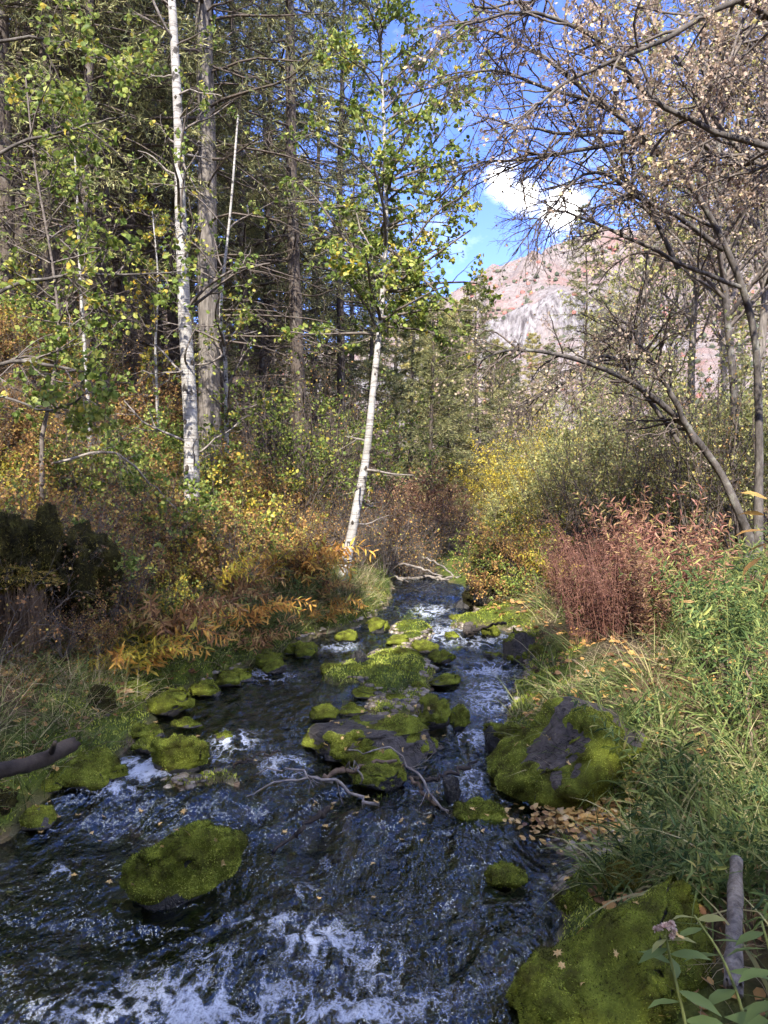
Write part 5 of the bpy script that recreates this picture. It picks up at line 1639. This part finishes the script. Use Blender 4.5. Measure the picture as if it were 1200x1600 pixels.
for k, (a, b, r) in enumerate([((620, 905), (730, 912), .03), ((600, 880), (690, 900), .022), ((660, 870), (718, 908), .02), ((640, 925), (720, 900), .025), ((585, 900), (650, 915), .018)]):
    stick('fallen_branch', 'pale dead branch in the jam across the stream bend', 'branch', [at(a[0], a[1], 11.2), at((a[0] + b[0]) / 2, (a[1] + b[1]) / 2 - 6, 10.9), at(b[0], b[1], 10.6)], r, r * .5, 'dead_pale', 8, 20 + k, 'branches in the jam at the bend')
stick('fallen_stick', 'mossy fallen stick leaning between stones at the right channel', 'stick', wpts([(728, 990, .05), (760, 978, .1), (790, 974, .12)]), 0.018, 0.012, 'wet_wood', 0, 30)

# ------------------------------------------------------------------ HERBS
def herb(name, cat, h, seed, nst, leafmat, leaf, tmpl, stem, lean=0.35, step=0.035, droop=-0.35, spread=0.12, curve=-0.05, start=0.15, sr=0.003, per=1, llean=0.55):
    rg = np.random.default_rng(seed)
    root = thing(name, 'herb', cat)
    az = rg.uniform(0, 2 * math.pi, nst)
    d = norm(np.stack([np.cos(az) * lean, np.sin(az) * lean, np.ones(nst)], -1))
    L = h * rg.uniform(0.65, 1.1, (nst, 1))
    P = np.empty((nst, 9, 3))
    P[:, 0] = np.stack([np.cos(az), np.sin(az), np.zeros(nst)], -1) * spread * rg.uniform(0, 1, (nst, 1)) - np.array([0, 0, .04])
    for k in range(8):
        hd = norm(d * np.array([1, 1, 0]) + 1e-6)
        d = norm(d + 0.05 * rg.normal(size=d.shape) + np.array([0, 0, curve * k * 0.5]) + hd * 0.02)
        P[:, k + 1] = P[:, k] + d * L / 8
    R = np.linspace(1, .4, 9)[None] * sr * np.ones((nst, 1))
    obj('stems', MB().add(*tubes(P, R, 4)).mesh('stems', M[stem]), root, kind='stuff')
    nl = max(4, int(h * (1 - start) / step)) * per
    t = np.tile(np.linspace(start, 1, nl), nst) + rg.normal(size=nl * nst) * 0.01
    t = np.clip(t, 0, 0.999)
    idx = np.repeat(np.arange(nst), nl)
    f = t * 8
    i = f.astype(int)
    a = (f - i)[:, None]
    pos = P[idx, i] * (1 - a) + P[idx, i + 1] * a
    tan = norm(P[idx, i + 1] - P[idx, i])
    ph = np.tile(np.arange(nl) * 2.4, nst) + idx
    ref = norm(np.cross(tan, np.array([0.3, 0.9, 0.1])))
    b2 = np.cross(tan, ref)
    out = ref * np.cos(ph)[:, None] + b2 * np.sin(ph)[:, None]
    dd = norm(out * 0.9 + tan * llean + np.array([0, 0, droop]) + rg.normal(size=pos.shape) * 0.15)
    lm = MB()
    leaves(lm, pos, dd, rg.uniform(0.6, 1.2, len(pos)) * leaf * (1 - 0.35 * t), tmpl, rg, 0.9)
    obj('foliage', lm.mesh('foliage', leafmat, False), root, kind='stuff')
    return Proto(root)


HB = {
    'fire': herb('fireweed', 'fireweed', 1.15, 91, 9, M['red_leaf'], 0.10, T_LANCE, 'red_stem', 0.16, 0.022, -0.1),
    'pink': herb('fireweed', 'fireweed', 1.25, 92, 9, M['pink_leaf'], 0.11, T_LANCE, 'red_stem', 0.2, 0.022, -0.1),
    'maroon': herb('fireweed', 'fireweed', 1.05, 93, 22, M['maroon_leaf'], 0.06, T_LANCE, 'red_stem', 0.14, 0.022, -0.5, llean=0.2, spread=.2),
    'orange': herb('orange_plume', 'herb', 0.85, 94, 11, M['orange_leaf'], 0.13, T_LANCE, 'red_stem', 0.7, 0.018, -0.25, curve=-0.12),
    'rust': herb('rusty_plume', 'herb', 0.8, 95, 11, M['rust_leaf'], 0.12, T_LANCE, 'red_stem', 0.7, 0.018, -0.25, curve=-0.12),
    'gold': herb('golden_plume', 'herb', 0.8, 98, 10, M['gold_leaf'], 0.115, T_LANCE, 'green_stem', 0.6, 0.018, -0.2, curve=-0.1),
    'green': herb('leafy_herb', 'herb', 0.55, 96, 7, M['herb_leaf'], 0.10, T_LANCE, 'green_stem', 0.45, 0.024, -0.2, curve=-0.05),
    'tall': herb('leafy_herb', 'herb', 0.95, 97, 8, M['herb_leaf'], 0.11, T_LANCE, 'green_stem', 0.3, 0.024, -0.2),
}


def puth(kind, px, py, Yd, s, label, group=None):
    p = at(px, py, Yd)
    return HB[kind].place((p[0], p[1], Hs(p[0], p[1])), px * 1.3 + Yd * 3, s, label, group)


for (px, Yd, s, k) in [(930, 6.7, .95, 'maroon'), (905, 7.0, .85, 'maroon'), (950, 6.4, 1.0, 'maroon'), (975, 6.6, 1.05, 'maroon'), (900, 7.6, .9, 'maroon'), (885, 7.4, .75, 'maroon'), (940, 7.3, 1.0, 'maroon'), (920, 6.3, .8, 'maroon'), (965, 6.0, .85, 'maroon')]:
    puth(k, px, 900, Yd, s, 'dark maroon withered fireweed stems on the right bank', 'withered maroon fireweed on the right bank')
for (px, Yd, s, k) in [(1000, 6.4, .95, 'fire'), (1030, 6.2, 1.0, 'fire'), (1005, 5.9, .85, 'fire'), (1040, 6.9, 1.1, 'fire'), (985, 7.2, 1.1, 'fire'), (1020, 5.6, .7, 'fire'), (1060, 6.0, .85, 'fire'), (860, 8.4, .6, 'fire'), (870, 7.9, .7, 'fire')]:
    puth(k, px, 900, Yd, s, 'russet-red fireweed in the stand on the right bank', 'russet fireweed on the right bank')
for (px, Yd, s, k) in [(1010, 6.8, 1.1, 'pink'), (1050, 6.5, 1.1, 'pink'), (1080, 6.7, 1.0, 'pink'), (1035, 7.2, 1.15, 'pink'), (1095, 6.2, .85, 'pink')]:
    puth(k, px, 900, Yd, s, 'tall pink and orange fireweed catching the sun on the right bank', 'pink fireweed on the right bank')
for (px, py, Yd, s, k, lab) in [(455, 900, 8.2, 1.0, 'orange', 'brightest orange plume herb below the leaning aspen'), (450, 930, 8.0, .8, 'orange', 'orange plume herb left of the brightest one'), (490, 935, 7.9, .5, 'rust', 'rusty plume herb beside the leaning aspen foot'),
                                (215, 985, 5.6, .75, 'orange', 'orange and yellow plume herb near the mossy bluff'), (185, 995, 5.5, .65, 'gold', 'golden plume herb below the mossy bluff'), (345, 980, 7.0, .7, 'rust', 'russet plume herb drooping over the left channel bank'),
                                (375, 1020, 6.7, .6, 'orange', 'orange plume herb hanging down to the water of the left channel'), (395, 1030, 6.6, .55, 'rust', 'rusty plume herb dipping to the left channel'), (365, 910, 7.8, .75, 'rust', 'dull rust plume herb on the bank below the aspens'), (400, 905, 8.0, .8, 'gold', 'yellowish plume herb on the bank below the aspens'),
                                (505, 985, 7.6, .5, 'orange', 'little orange plume herb at the channel head'), (245, 970, 6.0, .8, 'rust', 'russet herb right of the orange one near the bluff'), (320, 960, 7.2, .7, 'gold', 'yellow-leaved plume herb mid left bank'), (870, 850, 8.9, .7, 'gold', 'small golden herb at the foot of the yellow shrubs, right bank')]:
    puth(k, px, py, Yd, s * 1.35, lab)
r_ = np.random.default_rng(23)
for k in range(86):
    px, Yd = r_.uniform(890, 1260), 2.3 + 5.6 * r_.uniform() ** 1.5
    p = at(px, 1100, Yd)
    if p[0] - xr(p[1]) < 0.25 or ((p[0] - .75) / .5) ** 2 + ((p[1] - 2.35) / .55) ** 2 < 1:
        continue
    if px < 1060 and Yd > 4.2:
        continue
    puth('tall' if Yd > 4.2 else 'green', px, 1100, Yd, r_.uniform(.55, 1.0) * (.8 if Yd < 3.5 else 1), 'green narrow-leaved herb among the grass on the right bank', 'green herbs on the right bank')
for k in range(34):
    px, Yd = r_.uniform(-60, 480), 4.3 + 4.5 * r_.uniform()
    p = at(px, 1000, Yd)
    d = xl(p[1]) - p[0]
    if d < 0.1 or d > 1.6:
        continue
    puth('green', px, 1000, Yd, r_.uniform(.5, .9), 'green narrow-leaved herb on the left bank', 'green herbs on the left bank')
for (x, y, s) in [(0.08, 5.55, .3), (0.32, 7.4, .45), (0.22, 7.9, .4), (0.05, 5.7, .22)]:
    HB['green'].place((x, y, Hs(x, y)), x * 9, s, 'small green herb growing on the mossy island', 'herbs on the island')


# flowering stem close by, with leaves one can pick apart
def flower_stem(label, pts, leafspec, flowers, seed):
    rg = np.random.default_rng(seed)
    P = smooth_path(pts, 16)
    base = P[0].copy()
    root = thing('flowering_herb', label, 'herb', base)
    P = P - base
    obj('stem', MB().add(*capped(P, np.linspace(.0042, .0022, 16), 7)).mesh('stem', M['green_stem']), root)
    for (t, dv, L) in leafspec:
        i = min(int(t * 15), 14)
        p = P[i] + (P[i + 1] - P[i]) * (t * 15 - i)
        mb = MB()
        leaves(mb, p[None], np.array([dv], float), L, T_WIDE, rg, 2.5, 0, T_WIDE_TIP)
        obj('leaf', mb.mesh('leaf', M['herb_leaf'] if t < .93 else M['yellowgreen_leaf'], True), root)
    for (off, r) in flowers:
        q = P[-1] + np.array(off)
        st = obj('flower_stalk', MB().add(*capped(np.array([P[-2], (P[-2] + q) / 2, q]), np.array([.0012, .001, .001]), 5)).mesh('flower_stalk', M['green_stem']), root)
        mb = MB()
        dv = norm(rg.normal(size=(26, 3)) + np.array([0, 0, .5]))
        leaves(mb, np.repeat(q[None], 26, 0), dv, r, (T_OVAL[0] * np.array([1, .7, 1]), T_OVAL[1]), rg, .5)
        obj('flower_head', mb.mesh('flower_head', M['petal'], True), st)
    return root


fp = [at(1085, 1700, 1.45), at(1075, 1620, 1.45), at(1062, 1560, 1.46), at(1048, 1500, 1.47), at(1040, 1462, 1.48)]
flower_stem('pink-tipped flowering stem with broad green leaves beside the big moss boulder', fp,
            [(.35, (.9, -.3, .1), .085), (.48, (-.9, -.2, .1), .075), (.55, (.8, -.5, -.15), .085), (.62, (.3, .8, .1), .07), (.72, (-.6, .7, .0), .075), (.8, (.9, -.2, .1), .08), (.86, (-.95, -.2, -.2), .07), (.95, (.7, -.5, .35), .06), (.97, (-.6, -.4, -.1), .05)],
            [((-.012, 0, .016), .009), ((0, 0, .018), .011), ((.012, 0, .022), .01), ((.018, .005, .008), .009), ((-.02, .002, .012), .008), ((.012, -.006, .002), .009)], 5)
fp = [at(1180, 1720, 1.5), at(1165, 1600, 1.5), at(1130, 1500, 1.55), at(1085, 1430, 1.6)]
flower_stem('broad-leaved green stem leaning before the grey weathered log', fp,
            [(.2, (.8, -.4, .2), .10), (.3, (-.9, -.3, .1), .10), (.4, (.9, .1, .1), .09), (.5, (-.8, -.4, .0), .09), (.6, (.8, -.3, .1), .085), (.7, (-.8, .1, -.1), .08), (.8, (.8, -.2, .1), .075), (.9, (-.8, -.2, -.1), .07), (.97, (.5, -.3, .2), .06), (.98, (-.6, -.1, .1), .06)], [], 6)
fp = [at(1230, 1700, 1.4), at(1220, 1600, 1.4), at(1205, 1500, 1.42), at(1190, 1440, 1.45)]
flower_stem('dark broad-leaved stem at the lower right edge', fp,
            [(.2, (-.8, -.4, .2), .10), (.3, (-.9, .3, .1), .10), (.45, (-.8, -.4, .0), .1), (.6, (-.8, -.3, .1), .09), (.75, (-.8, .1, -.1), .085), (.9, (-.8, -.2, -.1), .07)], [], 8)


# near branch with brown leaves at the right edge
def near_branch():
    rg = np.random.default_rng(9)
    b = np.array([1.75, 2.55, Hs(1.75, 2.55)])
    root = thing('leafy_sapling', 'sapling with drooping brown and yellow leaves at the right edge', 'sapling', b)
    P = smooth_path([np.zeros(3), np.array([-.05, 0, .5]), np.array([-.12, 0, .95]), np.array([-.16, 0, 1.35])], 14)
    obj('stem', MB().add(*capped(P, np.linspace(.009, .004, 14), 7)).mesh('stem', M['brown_wood']), root)
    for (px, py, dv, L) in [(1195, 805, (-.9, -.1, .12), .10), (1198, 850, (-.85, -.2, -.25), .09), (1190, 870, (-.75, -.2, -.5), .1), (1200, 780, (-.8, .1, .3), .09), (1205, 890, (-.5, -.2, -.8), .09), (1196, 828, (-.9, .2, -.1), .1), (1210, 920, (-.6, -.2, -.6), .1)]:
        p = at(px, py, 2.5) - b
        mb = MB()
        leaves(mb, p[None], np.array([dv], float), L, T_WIDE, rg, 1.5, 0, T_WIDE_TIP)
        obj('leaf', mb.mesh('leaf', M['brown_leaf'], True), root)
    tw = np.array([[P[i], at(1205, py, 2.5) - b] for i, py in ((9, 900), (10, 860), (12, 805))])
    tw = np.concatenate([tw[:, :1], tw.mean(1, keepdims=True) + [0, 0, .02], tw[:, 1:]], 1)
    obj('twigs', MB().add(*tubes(tw, np.full((3, 3), .0018), 4)).mesh('twigs', M['brown_wood']), root, kind='stuff')


near_branch()

# ------------------------------------------------------------------ GRASS and other uncountable cover
def scatter(n, x0, x1, y0, y1, rg, cond):
    x = rg.uniform(x0, x1, n)
    y = rg.uniform(y0, y1, n)
    k = cond(x, y)
    x, y = x[k], y[k]
    return np.stack([x, y, H(x, y)], -1)


rg = np.random.default_rng(44)
mb = MB()
# right bank: tufts
tu = scatter(620, 0.4, 4.6, 1.6, 9.0, rg, lambda x, y: (x - xr(y) > 0.12) & (np.abs(x) < 0.62 * y + .4))
tu = tu[((tu[:, 0] - .75) / .5) ** 2 + ((tu[:, 1] - 2.35) / .55) ** 2 > 1]
tu = tu[rg.uniform(size=len(tu)) < np.where((tu[:, 1] > 5) & (tu[:, 0] - xr(tu[:, 1]) < 1.2), .22, .8)]
k = np.repeat(np.arange(len(tu)), 26)
pos = tu[k] + np.concatenate([rg.normal(size=(len(k), 2)) * 0.055, np.zeros((len(k), 1))], 1)
pos[:, 2] = H(pos[:, 0], pos[:, 1]) - 0.01
lean = rg.normal(size=(len(tu), 2))[k] * 0.35 + rg.normal(size=(len(k), 2)) * 0.35 + np.array([-0.35, -0.1])
dv = np.concatenate([lean, np.ones((len(k), 1))], 1)
Lb = rg.uniform(0.12, 0.36, len(k)) * np.clip(0.55 + 0.12 * pos[:, 1], .6, 1.3)
blades(mb, pos, dv, Lb, rg.uniform(.004, .010, len(k)) * np.where(pos[:, 1] < 4, 1.3, 1.0), rg.uniform(.12, .42, len(k)), rg, 3, 0)
# broad arching blades close by on the right
tu = scatter(330, 0.85, 2.3, 2.1, 4.3, rg, lambda x, y: (x - xr(y) > 0.2) & (np.abs(x) < 0.6 * y + .2) & (((x - .75) / .5) ** 2 + ((y - 2.35) / .55) ** 2 > 1))
k = np.repeat(np.arange(len(tu)), 9)
pos = tu[k] + np.concatenate([rg.normal(size=(len(k), 2)) * 0.03, np.zeros((len(k), 1))], 1)
pos[:, 2] = H(pos[:, 0], pos[:, 1]) - 0.01
dv = np.concatenate([rg.normal(size=(len(k), 2)) * 0.45 + np.array([-.4, -.15]), np.ones((len(k), 1))], 1)
blades(mb, pos, dv, rg.uniform(.2, .5, len(k)), rg.uniform(.007, .015, len(k)), rg.uniform(.15, .5, len(k)), rg, 5, 0)
# left bank
tu = scatter(1900, -4.2, 0.4, 3.4, 9.5, rg, lambda x, y: (xl(y) - x > 0.05) & (xl(y) - x < 1.5))
k = np.repeat(np.arange(len(tu)), 18)
pos = tu[k] + np.concatenate([rg.normal(size=(len(k), 2)) * 0.05, np.zeros((len(k), 1))], 1)
pos[:, 2] = H(pos[:, 0], pos[:, 1]) - 0.01
dv = np.concatenate([rg.normal(size=(len(k), 2)) * 0.5 + np.array([.3, -.2]), np.ones((len(k), 1))], 1)
blades(mb, pos, dv, rg.uniform(0.12, 0.36, len(k)), rg.uniform(.004, .007, len(k)), rg.uniform(.15, .45, len(k)), rg, 3, 0)
me = mb.mesh('grass', M['grass'], False)
obj('grass', me, kind='stuff', label='long green arching grass on both stream banks', category='grass')
mb = MB()
tu = scatter(420, 0.4, 4.6, 1.8, 9.5, rg, lambda x, y: (x - xr(y) > 0.1) & (np.abs(x) < 0.62 * y + .4))
k = np.repeat(np.arange(len(tu)), 16)
pos = tu[k] + np.concatenate([rg.normal(size=(len(k), 2)) * 0.07, np.zeros((len(k), 1))], 1)
pos[:, 2] = H(pos[:, 0], pos[:, 1]) - 0.01
dv = np.concatenate([rg.normal(size=(len(k), 2)) * 0.6 + np.array([-.4, -.1]), np.ones((len(k), 1))], 1)
blades(mb, pos, dv, rg.uniform(0.12, 0.42, len(k)), rg.uniform(.0025, .005, len(k)), rg.uniform(.25, .7, len(k)), rg, 3, 0)
tu = scatter(900, -4.2, 0.4, 3.6, 9.5, rg, lambda x, y: (xl(y) - x > 0.1) & (xl(y) - x < 2.0))
k = np.repeat(np.arange(len(tu)), 14)
pos = tu[k] + np.concatenate([rg.normal(size=(len(k), 2)) * 0.07, np.zeros((len(k), 1))], 1)
pos[:, 2] = H(pos[:, 0], pos[:, 1]) - 0.01
dv = np.concatenate([rg.normal(size=(len(k), 2)) * 0.7, np.ones((len(k), 1))], 1)
blades(mb, pos, dv, rg.uniform(0.15, 0.45, len(k)), rg.uniform(.0025, .005, len(k)), rg.uniform(.15, .4, len(k)), rg, 3, 0)
obj('dry_grass', mb.mesh('dry_grass', M['straw'], False), kind='stuff', label='dry straw-coloured grass tangled on both banks', category='grass')

# leaf litter
mb = MB()
Yd = 4.5 + 36 * rg.uniform(size=38000) ** 1.5
ax = rg.uniform(-0.56, 0.1, len(Yd))
x = ax * Yd
ok = xl(Yd) - x > 0.5
x, y = x[ok], Yd[ok]
pos = np.stack([x, y, H(x, y) + 0.012 + 0.02 * rg.uniform(size=len(x))], -1)
dv = np.concatenate([rg.normal(size=(len(x), 2)), rg.normal(size=(len(x), 1)) * 0.25], 1)
leaves(mb, pos, dv, rg.uniform(.05, .10, len(x)), T_RHOMB, rg, 1.6)
x = np.concatenate([rg.uniform(0.5, 5.5, 6000), rg.uniform(-4.5, 0.3, 7000)])
y = np.concatenate([rg.uniform(1.8, 10, 6000), rg.uniform(2.8, 9.5, 7000)])
ok = (x - xr(y) > 0.12) | ((xl(y) - x > 0.05) & (xl(y) - x < 1.8))
pos = np.stack([x[ok], y[ok], H(x[ok], y[ok]) + 0.012], -1)
dv = np.concatenate([rg.normal(size=(len(pos), 2)), rg.normal(size=(len(pos), 1)) * 0.25], 1)
leaves(mb, pos, dv, rg.uniform(.03, .07, len(pos)), T_OVAL, rg, 1.6)
obj('leaf_litter', mb.mesh('leaf_litter', M['litter'], False), kind='stuff', label='fallen autumn leaves covering the forest floor', category='leaf litter')
# drift of leaves under the large boulder
mb = MB()
c = water_px(915, 1296)
N = 520
q = rg.normal(size=(N, 2)) * np.array([.16, .085])
pos = np.stack([c[0] + q[:, 0], c[1] + q[:, 1] + .03, np.zeros(N)], -1)
pos[:, 2] = np.maximum(H(pos[:, 0], pos[:, 1]), zw(pos[:, 0], pos[:, 1])) + 0.008 + rg.uniform(size=N) * .035
leaves(mb, pos, np.concatenate([rg.normal(size=(N, 2)), rg.normal(size=(N, 1)) * .3], 1), rg.uniform(.022, .045, N), T_OVAL, rg, 1.6)
obj('leaf_drift', mb.mesh('leaf_drift', M['fallen'], False), kind='stuff', label='drift of orange leaves washed up under the largest boulder', category='leaf litter')

# pebbles on the bars and in the shallows
x = rg.uniform(-2.4, 1.6, 26000)
y = rg.uniform(2.0, 9.0, 26000)
h = H(x, y)
ok = (np.abs(h - zw(x, y) + 0.02) < 0.07) & (fbm2(x, y, 1.8, 3, 33.0) > -0.1)
x, y, h = x[ok][:3200], y[ok][:3200], h[ok][:3200]
rad = rg.uniform(.008, .032, (len(x), 1, 1)) * np.array([1.2, 1, .6])
pv = np.stack([x, y, h], -1)[:, None] + ico[None] * rad * rg.uniform(.8, 1.2, (len(x), 11, 1))
obj('gravel', MB().add(pv.reshape(-1, 3), (icf[None] + (np.arange(len(x)) * 11)[:, None, None]).reshape(-1, 3)).mesh('gravel', M['pebble'], True), kind='stuff', label='brown and grey pebbles on the bars and stream edges', category='gravel')

# moss carpet on banks and islands
mb = MB()
x = rg.uniform(-3.0, 2.2, 240000)
y = rg.uniform(2.0, 9.5, 240000)
h = H(x, y)
w = zw(x, y)
d = np.maximum(xl(y) - x, x - xr(y))
ok = (h > w - 0.01) & (d < 0.45 + 0.3 * fbm2(x, y, 2.0, 3, 4.0)) & (np.abs(x) < .6 * y + .3) & ((fbm2(x, y, 2.6, 4, 14.0) > -0.05) | (d < 0.22))
x, y, h = x[ok], y[ok], h[ok]
k = rg.permutation(len(x))[:60000]
pos = np.stack([x[k], y[k], h[k]], -1)
leaves(mb, pos, np.concatenate([rg.normal(size=(len(k), 2)) * .5, np.ones((len(k), 1))], 1), rg.uniform(.010, .024, len(k)), T_FUZZ, rg, .2)
obj('moss_carpet', mb.mesh('moss_carpet', M['moss_fuzz'], False), kind='stuff', label='soft green moss carpeting the stream edges and the island', category='moss')


# fallen leaves one can count, on stones and on the water edge
def leaf_shape(seed):
    rg = np.random.default_rng(seed)
    a = np.linspace(0, 2 * math.pi, 15)[:-1]
    r = np.where(np.arange(14) % 2 == 0, 1.0, 0.52) * rg.uniform(.85, 1.1, 14)
    v = np.stack([np.cos(a) * r, np.sin(a) * r * .85, 0.18 * rg.normal(size=14) * r], -1)
    v = np.concatenate([v, [[0, 0, 0.02]]])
    f = np.array([(i, (i + 1) % 14, 14) for i in range(14)])
    return MB().add(v, f).mesh('fallen_leaf', M['fallen'], False)


LM = [leaf_shape(k) for k in range(4)]
bpy.context.view_layer.update()
dg = bpy.context.evaluated_depsgraph_get()
r_ = np.random.default_rng(71)
spots = [(r_.uniform(80, 900), r_.uniform(1100, 1420)) for _ in range(90)] + [(r_.uniform(480, 760), r_.uniform(1240, 1300)) for _ in range(40)] + [(r_.uniform(0, 330), r_.uniform(1230, 1330)) for _ in range(25)] + \
    [(r_.uniform(800, 1080), r_.uniform(1360, 1560)) for _ in range(14)] + [(r_.uniform(480, 690), r_.uniform(1120, 1180)) for _ in range(14)]
for k, (px, py) in enumerate(spots):
    d = ray(px, py)
    hit, loc, nrm, fi, ob, mt = scene.ray_cast(dg, Vector(CAM), Vector(d).normalized())
    if not hit or loc.y > 7 or nrm.z < 0.15:
        continue
    on_water = ob.name.startswith('stream_water')
    if on_water and k % 3:
        continue
    e = nrm.to_track_quat('Z', 'X').to_euler()
    o = obj('fallen_leaf', LM[k % 4], None, loc + nrm * 0.008, (e.x, e.y, e.z + r_.uniform(0, 6)), r_.uniform(.012, .024),
            label='single fallen leaf floating on the creek' if on_water else 'single fallen leaf lying on moss or stone', category='leaf', group='leaves afloat on the creek' if on_water else 'leaves lying on the stones')

tot = sum(len(m.polygons) for m in bpy.data.meshes)
print('unique polygons', tot, 'objects', len(bpy.data.objects))
